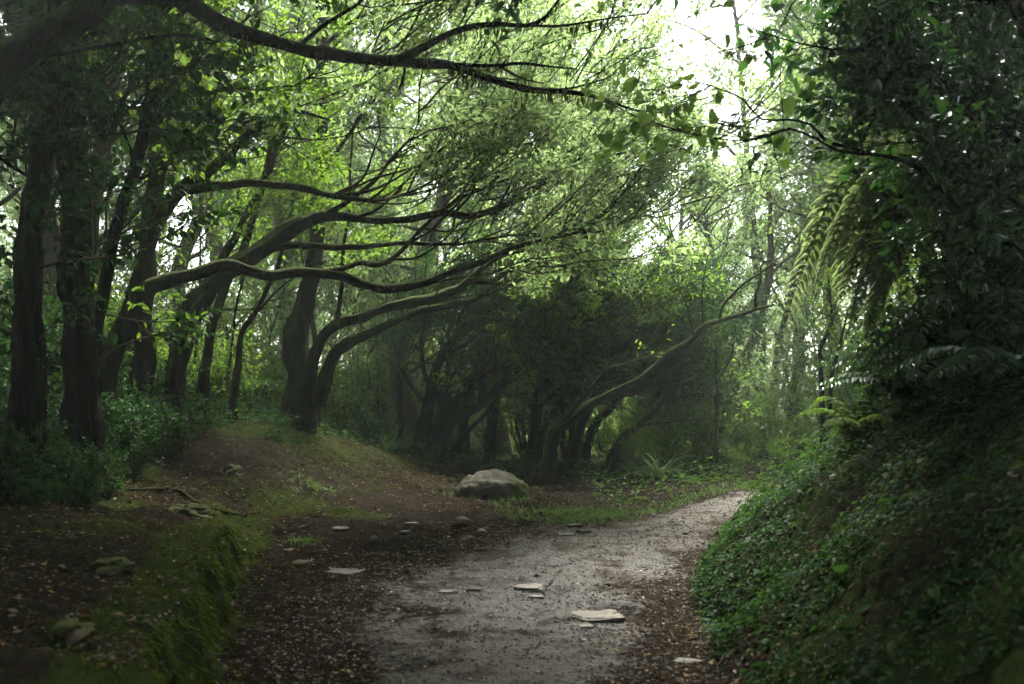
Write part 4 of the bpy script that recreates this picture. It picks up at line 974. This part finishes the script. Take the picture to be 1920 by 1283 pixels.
# ------------------------------------------------------------------ forest behind
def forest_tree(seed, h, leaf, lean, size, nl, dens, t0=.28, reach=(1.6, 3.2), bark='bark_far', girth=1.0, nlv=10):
    rs = RS(seed)
    root = thing('forest_tree', (0, 0, 0), 'p', 'tree')
    tp = catmull(np.array([[0, 0, -.3, .20 * girth], [.05, 0, h * .3, .15 * girth], [lean * .5, .1, h * .6, .11 * girth], [lean, .1, h, .03]]), .25)
    p = tp[:, :3] + np.stack([fbm(tp[:, 2] * .6, tp[:, 2] * 0 + seed + k, seed + k, 3) * .5 for k in range(3)], 1)
    mb = MB(); tube(mb, p, tp[:, 3], 9, rough=.3, flare=.5, seed=seed); mb.build('trunk', M[bark], root)
    cr = MB()
    u = np.linspace(t0, 1, nl) * (len(p) - 1); i = np.clip(u.astype(int), 0, len(p) - 2)
    P0 = p[i]; a = np.arange(nl) * 2.4 + rs.uniform(-.4, .4, nl)
    D1 = np.stack([np.cos(a), np.sin(a), rs.uniform(.1, .7, nl)], 1)
    L = rs.uniform(*reach, nl) * np.clip(1.15 - .6 * np.abs(u / len(p) - .6), .5, 1)
    lb = twigs(rs, P0, D1, L, 7, np.array([.15, 0, .5]), .09, .16)
    twig_tubes(cr, lb, .018 + L * .010, np.full(nl, .008), 5, 1)
    q, d = sample_on(rs, lb, dens, .25, 1)
    d = norm(d + rs.normal(0, .6, d.shape))
    foliage(cr, rs, q, d, dict(len=(.5, 1.2), sub=6, len2=(.25, .6), leaves=nlv, size=size, trop=(.15, 0, .4), r=.007, spread=.08))
    cr.build('crown', [M[leaf], M['twig']], root, smooth=False)
    return root


FT = [forest_tree(601, 9, 'leaf_lit', 1.2, .12, 20, 11, .3), forest_tree(602, 11, 'leaf_lit', .6, .12, 26, 11, .3), forest_tree(603, 7.5, 'leaf_lit', 1.8, .11, 20, 11, .2), forest_tree(604, 13, 'leaf_mid', -.5, .13, 28, 11, .3)]
SHADE_CANOPY = forest_tree(611, 8.5, 'leaf_shade', .3, .17, 32, 17, .5, (3.0, 5.2), 'bark_shade', 1.5, 11)  # model for trees added round the camera to keep skylight off the foreground
fused = set()
FLABEL = 'misty leafy forest tree '
FOREST = [  # px at depth, scale, prototype, where
    (180, 16, 1.0, 1, 'behind the slim leaning trunk'), (330, 19, 1.0, 0, 'seen right of the arching trunk'), (520, 22, 1.1, 3, 'behind the straight trunk, far side'), 
    (700, 24, 1.2, 1, 'deep behind the twin stems'), (760, 18, 1.0, 2, 'over the near end of the thicket'), (930, 19, .95, 2, 'behind the fan of twigs'), 
    (60, 15, 1.1, 3, 'behind the edge trunk'), (-60, 18, 1.2, 1, 'past the edge trunk, further back'), 
    (400, 28, 1.3, 3, 'faintest one behind the slanting stems'), (1220, 30, .75, 2, 'low below the white gap'), (1310, 33, .8, 0, 'in the brightest mist'), (1400, 28, .7, 2, 'behind the forked misty trunk'), (1490, 26, .95, 0, 'behind the leaning misty trunk'),
    (1560, 21, 1.0, 1, 'behind the tree fern tips'), (1640, 25, 1.2, 3, 'far behind the tree fern'), (1700, 18, 1.1, 1, 'above the bank behind the tree fern'), (1820, 15, 1.1, 3, 'on the bank crest behind the dark trees'), (1950, 18, 1.2, 1, 'past the upper bank corner'),
    (580, 30, 1.3, 1, 'furthest behind the straight trunk'), (900, 32, 1.2, 1, 'furthest behind the thicket'), (1050, 36, 1.1, 3, 'furthest beside the bright gap'), (120, 26, 1.3, 1, 'furthest behind the dark trunks'), (1450, 38, .9, 0, 'furthest in the mist past the bend')]
for px, d, sc, kd, where in FOREST:
    x, y = (px - CX) / F * d, d; z = float(hgt(x, y)); rz = (px * 7.31 + d * 3.7) % 1.6 - .8
    if kd not in fused:
        fused.add(kd); r = FT[kd]; r.location = (x, y, z); r.rotation_euler = (0, 0, rz); r.scale = (sc,) * 3
        r['label'] = FLABEL + where; r['group'] = 'misty forest trees behind the path'
    else:
        copy_thing(FT[kd], (x, y, z), rz, sc, FLABEL + where, 'misty forest trees behind the path')

for k, (x, y, sc, where) in enumerate([(-5.6, 2.6, 1.0, 'left of the camera, arching over the raised side'), (5.2, 2.2, 1.0, 'right of the camera, arching over the bank'), (-3.2, -3.4, 1.05, 'just behind the camera on the raised side'),
                                 (3.4, -4.2, 1.1, 'just behind the camera on the bank'), (-8.5, -1.5, 1.1, 'behind and well left of the camera'), (8.6, -1.0, 1.1, 'behind and well right of the camera'), (-.4, -9.5, 1.2, 'over the path far behind the camera'), (-9.2, 5.2, 1.1, 'past the edge trunk, out of the frame'), (7.6, 6.4, 1.1, 'high on the bank, out of the frame'), (5.6, 5.2, .95, 'on the bank beside the broadleaf tree, out of the frame'), (-6.8, 4.4, .9, 'over the raised left side, just out of the frame'), (-7.6, 8.6, 1.0, 'beyond the edge trunk, out of the frame'), (-7.2, 12.5, 1.0, 'with its crown closing the gap behind the edge trunk')]):
    r = SHADE_CANOPY if k == 0 else SHADE_CANOPY
    z = float(hgt(x, y)); lab = 'spreading canopy tree added for shade ' + where
    if k == 0:
        SHADE_CANOPY.location = (x, y, z); tag(SHADE_CANOPY, lab, 'tree', 'canopy trees added to shade the path')
    else:
        copy_thing(SHADE_CANOPY, (x, y, z), k * 1.3, sc, lab, 'canopy trees added to shade the path')

rs = RS(99)
BACK = 'unseen forest tree added behind the camera to block horizon light'
for k in range(16):  # unseen trees and shrubs added to stop low light from behind
    a = math.radians(100 + 160 * (k + .5) / 16 + rs.uniform(-4, 4)); d = rs.uniform(9, 17)
    x, y = math.sin(a) * d * 1.1, math.cos(a) * d
    copy_thing(FT[1 + 2 * (k % 2)], (x, y, float(hgt(x, y))), rs.uniform(0, 6.28), rs.uniform(.8, 1.0), BACK, 'unseen forest added behind the camera to block light')
    copy_thing(PROTO[3 + k % 2], (x * .9, y * .9, float(hgt(x * .9, y * .9))), rs.uniform(0, 6.28), rs.uniform(1.2, 1.7), 'unseen leafy shrub added behind the camera to block horizon light', 'unseen shrubs added behind the camera to block light')

rs = RS(1234)
FAR = 'faint leafy tree deep in the forest, glimpsed between the nearer trunks'
for k in range(24):
    d = rs.uniform(26, 50); px = rs.uniform(-250, 1150) if k < 18 else rs.uniform(1560, 2100)
    x = (px - CX) / F * d
    copy_thing(FT[k % 4], (x, d, float(hgt(x, d))), rs.uniform(-.8, .8), rs.uniform(.6, 1.0), FAR, 'deep forest trees')
THICKET = 'tall leafy undergrowth shrub deep in the forest between the trunks'
for k in range(60):
    d = rs.uniform(17, 36); px = rs.uniform(-200, 1200) if k < 44 else rs.uniform(1180, 2000)
    x = (px - CX) / F * d
    copy_thing(PROTO[3 if k % 3 else 4], (x, d, float(hgt(x, d)) - .05), rs.uniform(0, 6.28), rs.uniform(.9, 1.7), THICKET, 'deep forest undergrowth')

# ------------------------------------------------------------------ stones
def rock_mesh(rs, sx, sy, sz, seed, flat=False, nu=48, nv=30, lump=.55):
    u = np.linspace(0, 2 * np.pi, nu, endpoint=False); v = np.linspace(0, np.pi, nv)
    U, Vv = np.meshgrid(u, v)
    d = np.stack([np.cos(U) * np.sin(Vv), np.sin(U) * np.sin(Vv), np.cos(Vv)], -1)
    r = 1 + lump * fbm(d[..., 0] * 1.3 + seed, d[..., 1] * 1.3 + d[..., 2] * 1.7, seed, 4) + (.10 + .12 * lump) * fbm(d[..., 0] * 5 + seed, d[..., 1] * 5 + d[..., 2] * 6, seed + 4, 3)
    if flat:   # angular slab: superellipse
        d = np.sign(d) * np.abs(d) ** .55
        ang = np.arctan2(d[..., 1], d[..., 0])
        r = r * (1 + .12 * np.cos(3 * ang + seed) + .08 * np.cos(5 * ang + seed * 2))
    V = d * r[..., None] * np.array([sx, sy, sz])
    V[..., 2] += fbm(V[..., 0] * 18, V[..., 1] * 18, seed + 8, 3) * sz * .35
    i = np.arange(nv - 1)[:, None] * nu; j = np.arange(nu)[None, :]; j2 = (j + 1) % nu
    f = np.stack([i + j, i + nu + j, i + nu + j2, i + j2], -1).reshape(-1, 4)
    return V.reshape(-1, 3), f


def rock(name, label, px, py, wpx, hpx, mat, seed, group=None, flat=False, mossfn=None, depth=.8, sink=.25, cat='stone', rz=0, lump=.55):
    c = G(px, py); sx = wpx * .5 / F * c[1]; sz = hpx / F * c[1] / (1.7 if not flat else 3.5)
    rs = RS(seed); v, f = rock_mesh(rs, sx, sx * depth, sz, seed, flat, lump=lump)
    mb = MB(); mb.add(v, f)
    ms = np.zeros(len(v)) if mossfn is None else mossfn(v / np.array([sx, sx * depth, sz]))
    o = mb.build(name, M[mat], attrs={'moss': ms})
    o.location = (c[0], c[1] + sx * depth * .5, c[2] + sz * (1 - 2 * sink)); o.rotation_euler = (0, 0, rz)
    tag(o, label, cat, group)
    return o


rock('boulder', 'rounded grey boulder with moss creeping up one flank, beside the path', 924, 938, 142, 72, 'boulder', 21, mossfn=lambda n: .85 * sstep((n[:, 0] - .25) * 2.0) + .6 * sstep((.15 - n[:, 2]) * 2) + .12, depth=.8, sink=.42, cat='boulder', lump=.38)
SL = 'loose stones on the path'
for k, (px, py, w, h, mat, lab, fl) in enumerate([
    (645, 1080, 72, 17, 'stone', 'long pale flat stone on the leaf strewn side of the path', True), (992, 1108, 56, 16, 'stone', 'pale four sided flat stone in the middle of the path', True), (1122, 1165, 92, 20, 'stone', 'largest pale flat slab, with a pointed end, nearest on the gravel', True),
    (838, 1112, 30, 9, 'stone', 'small pale flake between the dark chip and the long flat stone', True), (888, 1108, 28, 12, 'stone_dark', 'dark square chip left of the four sided stone', True), (1006, 1121, 26, 7, 'stone', 'thin pale flake right below the four sided stone', True),
    (866, 985, 36, 18, 'rock_tan', 'tan half buried stone below the boulder', False), (903, 1002, 22, 11, 'stone', 'small pale stone right of the tan half buried one', False), (880, 1012, 14, 8, 'stone', 'tiny pale stone below the tan half buried one', False),
    (635, 995, 28, 11, 'stone', 'pale tilted stone just right of the mossy kerb end', True), (760, 1000, 20, 9, 'stone', 'small pale stone alone on the brown litter', True), (1078, 988, 28, 10, 'stone_dark', 'flat dark stone on top of the little heap by the grass', True),
    (1094, 1000, 26, 13, 'stone_dark', 'dark blocky stone at the end of the little heap', True), (1060, 1005, 34, 8, 'stone', 'pale stone at the near end of the little heap', True), (1141, 1100, 16, 10, 'stone_dark', 'small round black stone right of the four sided stone', False),
    (700, 1016, 14, 12, 'stone', 'upright pale splinter on the brown litter', False), (1285, 1003, 12, 6, 'stone_dark', 'tiny dark stone on the sandy bend', False), (565, 1062, 36, 18, 'rock_tan', 'yellowish flat stone left of the long flat stone', True), (545, 1036, 30, 12, 'rock_tan', 'mottled small stone above the yellowish flat one', True),
    (1100, 1178, 28, 7, 'stone', 'small pale flake touching the near side of the largest slab', True), (1205, 1186, 16, 10, 'stone_dark', 'small dark stone just right of the largest slab', False), (770, 985, 24, 8, 'stone_dark', 'dark flat stone left of the tan half buried one', True), (445, 1250, 16, 10, 'rock_tan', 'small orange tinted pebble at the kerb foot', False), (1290, 1245, 46, 12, 'stone', 'flat greyish stone near the bank foot', True)]):
    rock('stone', lab, px, py, w, h, mat, 700 + k, SL, fl, depth=.75, sink=.2 if fl else .3, rz=(k * 1.7) % .5 - .25)
mo = lambda n: .35 + .5 * sstep((n[:, 2] + .2) * 1.2)
for k, (px, py, w, h, mat, lab) in enumerate([
    (350, 968, 84, 34, 'rock_tan', 'tan rock breaking through moss behind the mossy kerb'), (205, 1070, 74, 34, 'rock_tan', 'tan rock half sunk in dark soil on the raised side'), (432, 888, 44, 26, 'stone_dark', 'small grey rock lying on the mound among leaves'),
    (120, 1190, 90, 40, 'rock_tan', 'shadowed rock nearest the front on the raised side')]):
    rock('rock', lab, px, py, w, h, mat, 760 + k, 'rocks on the raised left side', False, mo, depth=.8, sink=.50, rz=k * .7, lump=1.0)

# exposed root
vp, vr = limb_pts([(240, 920, 7, 5), (300, 918, 7, 7), (340, 924, 7, 8), (375, 950, 7, 8), (420, 962, 7, 7), (462, 968, 7, 4)], 81, .03, .3)
g = [G(a, b) for a, b in [(240, 922), (300, 920), (340, 926), (375, 950), (420, 964), (462, 972)]]
q = catmull(np.array([np.append(c + [0, 0, .012], .018 - abs(k - 2.5) * .003) for k, c in enumerate(g)]), .03)
mb = MB(); tube(mb, q[:, :3] - q[0, :3], q[:, 3], 8, rough=.3, seed=4)
o = mb.build('root', M['bark_shade']); o.location = [float(c) for c in q[0, :3]]; tag(o, 'dark bare root snaking over the moss behind the kerb', 'root')

# ------------------------------------------------------------------ grass tufts
for k, (px, py, n, hh, sp, lab) in enumerate([(1100, 972, 300, .13, .26, 'bright grass patch between the stone heap and the gully'), (1025, 968, 260, .11, .22, 'grass patch at the low end of the boulder'), (565, 1014, 90, .07, .09, 'tiny grass tuft by the kerb end'), (592, 915, 110, .10, .12, 'dark grass tuft on the brown slope'), (870, 925, 130, .08, .2, 'grass fringe at the boulder foot'), (960, 940, 120, .09, .2, 'grass fringe right of the boulder foot')]):
    rs = RS(800 + k); c = G(px, py)
    x = rs.normal(0, sp, n); y = rs.normal(0, sp * .8, n)
    base = np.stack([x, y, hgt(c[0] + x, c[1] + y) - c[2] - .005], 1)
    D = np.stack([rs.normal(0, .55, n), rs.normal(0, .55, n), np.ones(n)], 1)
    p = twigs(rs, base, D, hh * rs.uniform(.5, 1.2, n), 3, np.array([0, 0, -1.0]), .22, .06)
    mb = MB(); w = norm(np.cross(norm(np.gradient(p, axis=1)), rs.normal(0, 1, (n, 1, 3)))) * (np.array([1, .9, .6, .05]) * .0045)[None, :, None]
    V = np.stack([p - w, p + w], 2); i = np.arange(n)[:, None] * 8 + np.arange(3)[None, :] * 2
    mb.add(V.reshape(-1, 3), np.stack([i, i + 1, i + 3, i + 2], -1).reshape(-1, 4), 0, np.repeat(rs.uniform(0, 1, n), 8))
    o = mb.build('grass_tuft', M['grass']); o.location = [float(t) for t in c]; tag(o, lab, 'grass', 'grass tufts beside the path')

# ------------------------------------------------------------------ uncountable ground stuff
def slope_normals(x, y):
    e = .05
    n = np.stack([-(hgt(x + e, y) - hgt(x - e, y)) / (2 * e), -(hgt(x, y + e) - hgt(x, y - e)) / (2 * e), np.ones_like(x)], 1)
    return norm(n)


def flat_leaves(mb, rs, x, y, size, shape, aspect, lift, tilt, r=None, jit=.35):
    n = slope_normals(x, y)
    a = rs.uniform(0, 6.28, len(x)); d = np.stack([np.cos(a), np.sin(a), rs.normal(0, jit, len(x))], 1)
    d = norm(d - n * (np.sum(d * n, 1, keepdims=True)) * .9)
    p = np.stack([x, y, hgt(x, y)], 1) + n * lift[:, None]
    k = 4
    for i in range(k):
        sl = slice(i * len(x) // k, (i + 1) * len(x) // k)
        if r is None: rr = None
        else: rr = r[sl]
        leaves(mb, rs, p[sl], d[sl], size[sl], 0, shape, aspect, up=n[sl], tilt=tilt, r=rr)


rs = RS(900)
# leaf litter
N = 120000
y = 3.3 + (rs.uniform(0, 1, N) ** 1.1) * 11; x = rs.uniform(-5.5, 4.0, N)
onpath = sstep((x - path_left(y)) / .5) * (1 - sstep((x - edge_right(y) + .35 + path_verge(y)) / .4))
bank = x > edge_right(y) + .25
keep = rs.uniform(0, 1, N) < np.where(bank, .22, (1 - .90 * onpath)) * np.clip(.62 + 1.5 * fbm(x * 1.4, y * 1.4, 91, 3), .12, 1)
x, y = x[keep], y[keep]
mb = MB(); sz = .011 + .030 * rs.uniform(0, 1, len(x)) ** 2.2 + .035 * rs.uniform(0, 1, len(x)) ** 16
rv = rs.uniform(0, 1, len(x)) ** 1.25
flat_leaves(mb, rs, x, y, sz, 'litter', .55, rs.uniform(.002, .010, len(x)), .25, r=rv, jit=.15)
o = mb.build('leaf_litter', M['litter'], smooth=False); tag(o, 'fallen brown and pale leaves strewn over the soil', 'leaf litter', kind='stuff')
# gravel
N = 60000
y = 3.4 + (rs.uniform(0, 1, N) ** 1.4) * 8.5; x = rs.uniform(-2.4, 3.2, N)
ok = (x > path_left(y) - .5 + rs.normal(0, .25, N)) & (x < edge_right(y) + .05)
x, y = x[ok], y[ok]; n = len(x)
t = np.array([[1, 0, 0], [0, 1, 0], [-1, 0, 0], [0, -1, 0], [0, 0, .7], [0, 0, -.7]]); tf_ = np.array([[0, 1, 4], [1, 2, 4], [2, 3, 4], [3, 0, 4], [1, 0, 5], [2, 1, 5], [3, 2, 5], [0, 3, 5]])
s_ = .003 + .011 * rs.uniform(0, 1, n) ** 3.6
V = t[None] * s_[:, None, None] * rs.uniform(.55, 1.35, (n, 6, 1)); a = rs.uniform(0, 6.28, n)
V = np.stack([V[..., 0] * np.cos(a)[:, None] - V[..., 1] * np.sin(a)[:, None], V[..., 0] * np.sin(a)[:, None] + V[..., 1] * np.cos(a)[:, None], V[..., 2]], -1)
V += np.stack([x, y, hgt(x, y) + s_ * .25], 1)[:, None, :]
mb = MB(); mb.add(V.reshape(-1, 3), (tf_[None] + (np.arange(n) * 6)[:, None, None]).reshape(-1, 3))
m_ = NT('gravel'); c_ = m_.ramp(m_.noise(90, 2), [(.3, (.03, .024, .017)), (.55, (.085, .072, .054)), (.72, (.20, .18, .15))])
o = mb.build('gravel', m_.done(m_.principled(c_, .5, None, .25)), smooth=False); tag(o, 'fine grey gravel on the wet path', 'gravel', kind='stuff')

# leafy cover on the right bank
N = 150000
y = 3.0 + rs.uniform(0, 1, N) ** 1.2 * 11; dr = rs.uniform(0, 1, N) ** 1.1 * 3.2; x = edge_right(y) - .01 + dr
clump = fbm(x * 2.2, y * 2.2, 95, 3)
edge = np.exp(-((dr - .12) / .22) ** 2) * (y > 5.2)
ok = rs.uniform(0, 1, N) < np.clip(.62 + 2.4 * clump + .8 * edge, .12, 1)
x, y, dr = x[ok], y[ok], dr[ok]
mb = MB(); lift = rs.uniform(.01, .12, len(x)) * np.clip(.6 + 2.0 * fbm(x * 3, y * 3, 97, 2), .15, 1.5)
flat_leaves(mb, rs, x, y, .012 + .030 * rs.uniform(0, 1, len(x)) ** 1.6 + .05 * rs.uniform(0, 1, len(x)) ** 14, 'ovate', .6, lift, .38, r=rs.uniform(0, 1, len(x)) ** 1.4, jit=.45)
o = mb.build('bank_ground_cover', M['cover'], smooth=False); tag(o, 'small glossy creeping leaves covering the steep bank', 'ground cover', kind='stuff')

# low plants on the forest floor further back
N = 70000
y = 9 + rs.uniform(0, 1, N) ** 1.3 * 26; x = rs.uniform(-1, 1, N) * (y * .62)
inp = (x > path_left(y) - .25) & (x < edge_right(y) + .0) & (y < 13.5)
mound = (x < 0.9) & (y < 13.6 - .55 * np.abs(x + .6) + 1.2 * fbm(x * 1.3, y * 1.3, 55, 3)) & (x > -4.6)
ok = (~inp) & (~mound) & (rs.uniform(0, 1, N) < np.clip(.7 + 1.6 * fbm(x * .9, y * .9, 99, 3), .08, 1))
x, y = x[ok], y[ok]
mb = MB(); lift = rs.uniform(.02, .34, len(x)) * np.clip(.7 + 1.5 * fbm(x * 1.3, y * 1.3, 98, 2), .2, 1.4)
flat_leaves(mb, rs, x, y, .03 + .055 * rs.uniform(0, 1, len(x)), 'small', .5, lift, .7, jit=.7)
o = mb.build('ground_cover', M['low_plant'], smooth=False); tag(o, 'low leafy plants covering the forest floor', 'ground cover', kind='stuff')

# dark low plants at the foot of the left trees
N = 26000
y = 5.5 + rs.uniform(0, 1, N) * 7; x = -rs.uniform(2.2, 7.5, N)
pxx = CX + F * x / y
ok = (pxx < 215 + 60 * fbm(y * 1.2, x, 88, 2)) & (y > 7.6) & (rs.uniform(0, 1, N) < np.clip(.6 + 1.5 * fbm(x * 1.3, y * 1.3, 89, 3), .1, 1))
x, y = x[ok], y[ok]
mb = MB(); lift = rs.uniform(.01, .26, len(x)) * np.clip(.6 + 1.6 * fbm(x * 1.6, y * 1.6, 98, 2), .15, 1.4)
flat_leaves(mb, rs, x, y, .04 + .06 * rs.uniform(0, 1, len(x)), 'small', .36, lift, .5, jit=.6)
o = mb.build('undergrowth', M['leaf_shade'], smooth=False); tag(o, 'dark low undergrowth at the foot of the left trees', 'undergrowth', kind='stuff')

# moss tufts on the kerb, mound and bank
N = 90000
y = 3.2 + rs.uniform(0, 1, N) ** 1.1 * 10; x = edge_left(y) + kerb_wob(y) + .12 - rs.uniform(0, 1, N) ** 1.6 * 4.2
dl = edge_left(y) + kerb_wob(y) - x
w = np.where((dl < .36) & (y < 8.8), 1.0, np.clip(.05 + 1.2 * fbm(x * 1.1, y * 1.1, 71, 4), 0, 1))
for px, py, rad, amp in EXTRA_MOSS:
    c = G(px, py); w = np.maximum(w, amp * .8 * np.exp(-(((x - c[0]) ** 2 + (y - c[1]) ** 2 * .6) / rad ** 2)))
ok = rs.uniform(0, 1, N) < w; x, y = x[ok], y[ok]
nn = slope_normals(x, y); hang = ((dl[ok] < .2) & (y < 8.8))[:, None]
d = norm(nn + rs.normal(0, .5, nn.shape) + np.array([.25, -.1, -.25]) + hang * np.array([.2, 0, -1.5]))
mb = MB(); leaves(mb, rs, np.stack([x, y, hgt(x, y) - .003], 1), d, rs.uniform(.010, .030, len(x)) * np.where((dl[ok] < .2) & (y < 8.8), 2.2, 1), 0, 'small', .25, up=np.array([0, -1., 0]), tilt=1.0)
o = mb.build('moss', M['moss'], smooth=False); tag(o, 'soft green moss on the raised edge and mound', 'moss', kind='stuff')

# grass along the far edge of the path
N = 1300
y = 9.6 + rs.uniform(0, 1, N) * 4.2; x = path_left(y) - .02 - np.abs(rs.normal(0, .28, N))
ok = x > .2; x, y = x[ok], y[ok]; n = len(x)
D = np.stack([rs.normal(0, .5, n), rs.normal(0, .5, n), np.ones(n)], 1)
p = twigs(rs, np.stack([x, y, hgt(x, y) - .005], 1), D, rs.uniform(.04, .13, n), 3, np.array([0, 0, -1.0]), .2, .06)
w_ = norm(np.cross(norm(np.gradient(p, axis=1)), rs.normal(0, 1, (n, 1, 3)))) * (np.array([1, .9, .6, .05]) * .005)[None, :, None]
V = np.stack([p - w_, p + w_], 2); i = np.arange(n)[:, None] * 8 + np.arange(3)[None, :] * 2
mb = MB(); mb.add(V.reshape(-1, 3), np.stack([i, i + 1, i + 3, i + 2], -1).reshape(-1, 4), 0, np.repeat(rs.uniform(0, 1, n), 8))
o = mb.build('grass', M['grass']); tag(o, 'short grass along the far edge of the path', 'grass', kind='stuff')

# ------------------------------------------------------------------ haze
HAZE_DENSITY = .0016
lo = np.array([-175., -75., -6.]); hi = np.array([175., 260., 26.])
c = np.array([[x, y, z] for z in (lo[2], hi[2]) for y in (lo[1], hi[1]) for x in (lo[0], hi[0])])
mb = MB(); mb.add(c, [[0, 2, 3, 1], [4, 5, 7, 6], [0, 1, 5, 4], [2, 6, 7, 3], [0, 4, 6, 2], [1, 3, 7, 5]])
hm = bpy.data.materials.new('mist'); hm.use_nodes = True; t_ = hm.node_tree; t_.nodes.clear()
ho = t_.nodes.new('ShaderNodeOutputMaterial'); hv = t_.nodes.new('ShaderNodeVolumePrincipled')
hv.inputs['Color'].default_value = (.78, .95, .83, 1); hv.inputs['Density'].default_value = HAZE_DENSITY; hv.inputs['Anisotropy'].default_value = .5
t_.links.new(hv.outputs[0], ho.inputs['Volume'])
o = mb.build('haze', hm, smooth=False); tag(o, 'pale mist hanging through the whole forest', 'haze', kind='stuff')

# ------------------------------------------------------------------ light
SUN_EL, SUN_AZ = math.radians(55), math.radians(14)      # azimuth from +Y towards +X
sv = Vector((math.sin(SUN_AZ) * math.cos(SUN_EL), math.cos(SUN_AZ) * math.cos(SUN_EL), math.sin(SUN_EL)))
sl = bpy.data.lights.new('sun', 'SUN'); sl.energy = 5.0; sl.angle = math.radians(16); sl.color = (1, .965, .88)
so = bpy.data.objects.new('sun', sl); COL.objects.link(so); so.rotation_euler = sv.to_track_quat('Z', 'Y').to_euler(); so.location = sv * 60
w = bpy.data.worlds.new('World'); scene.world = w; w.use_nodes = True; t_ = w.node_tree; t_.nodes.clear()
wo = t_.nodes.new('ShaderNodeOutputWorld'); bg = t_.nodes.new('ShaderNodeBackground'); sk = t_.nodes.new('ShaderNodeTexSky')
sk.sky_type = 'NISHITA'; sk.sun_disc = False; sk.sun_elevation = SUN_EL; sk.sun_rotation = SUN_AZ; sk.dust_density = 4.0; sk.air_density = 1.0; sk.ozone_density = .6
hs = t_.nodes.new('ShaderNodeHueSaturation'); hs.inputs['Saturation'].default_value = .55
bg.inputs['Strength'].default_value = .11
t_.links.new(sk.outputs[0], hs.inputs['Color']); t_.links.new(hs.outputs[0], bg.inputs['Color']); t_.links.new(bg.outputs[0], wo.inputs['Surface'])

# ------------------------------------------------------------------ camera and render settings
cd = bpy.data.cameras.new('camera'); co = bpy.data.objects.new('camera', cd); COL.objects.link(co)
co.location = (0, 0, EYE); co.rotation_euler = (math.radians(90), 0, 0)
cd.sensor_width = 36; cd.lens = 36 * F / 1920; cd.shift_y = (HORIZ - 641.5) / 1920; cd.clip_end = 1000; cd.clip_start = .05
cd.dof.use_dof = True; cd.dof.focus_distance = 9.5; cd.dof.aperture_fstop = 2.8
scene.camera = co
scene.render.engine = 'CYCLES'
cy = scene.cycles
cy.use_denoising = True; cy.max_bounces = 6; cy.diffuse_bounces = 3; cy.glossy_bounces = 2; cy.transmission_bounces = 4; cy.volume_bounces = 0; cy.transparent_max_bounces = 4
cy.sample_clamp_indirect = 6; cy.use_adaptive_sampling = True; cy.adaptive_threshold = .02
scene.view_settings.view_transform = 'Standard'; scene.view_settings.look = 'None'; scene.view_settings.gamma = 1; scene.view_settings.exposure = 2.45
scene.render.film_transparent = False
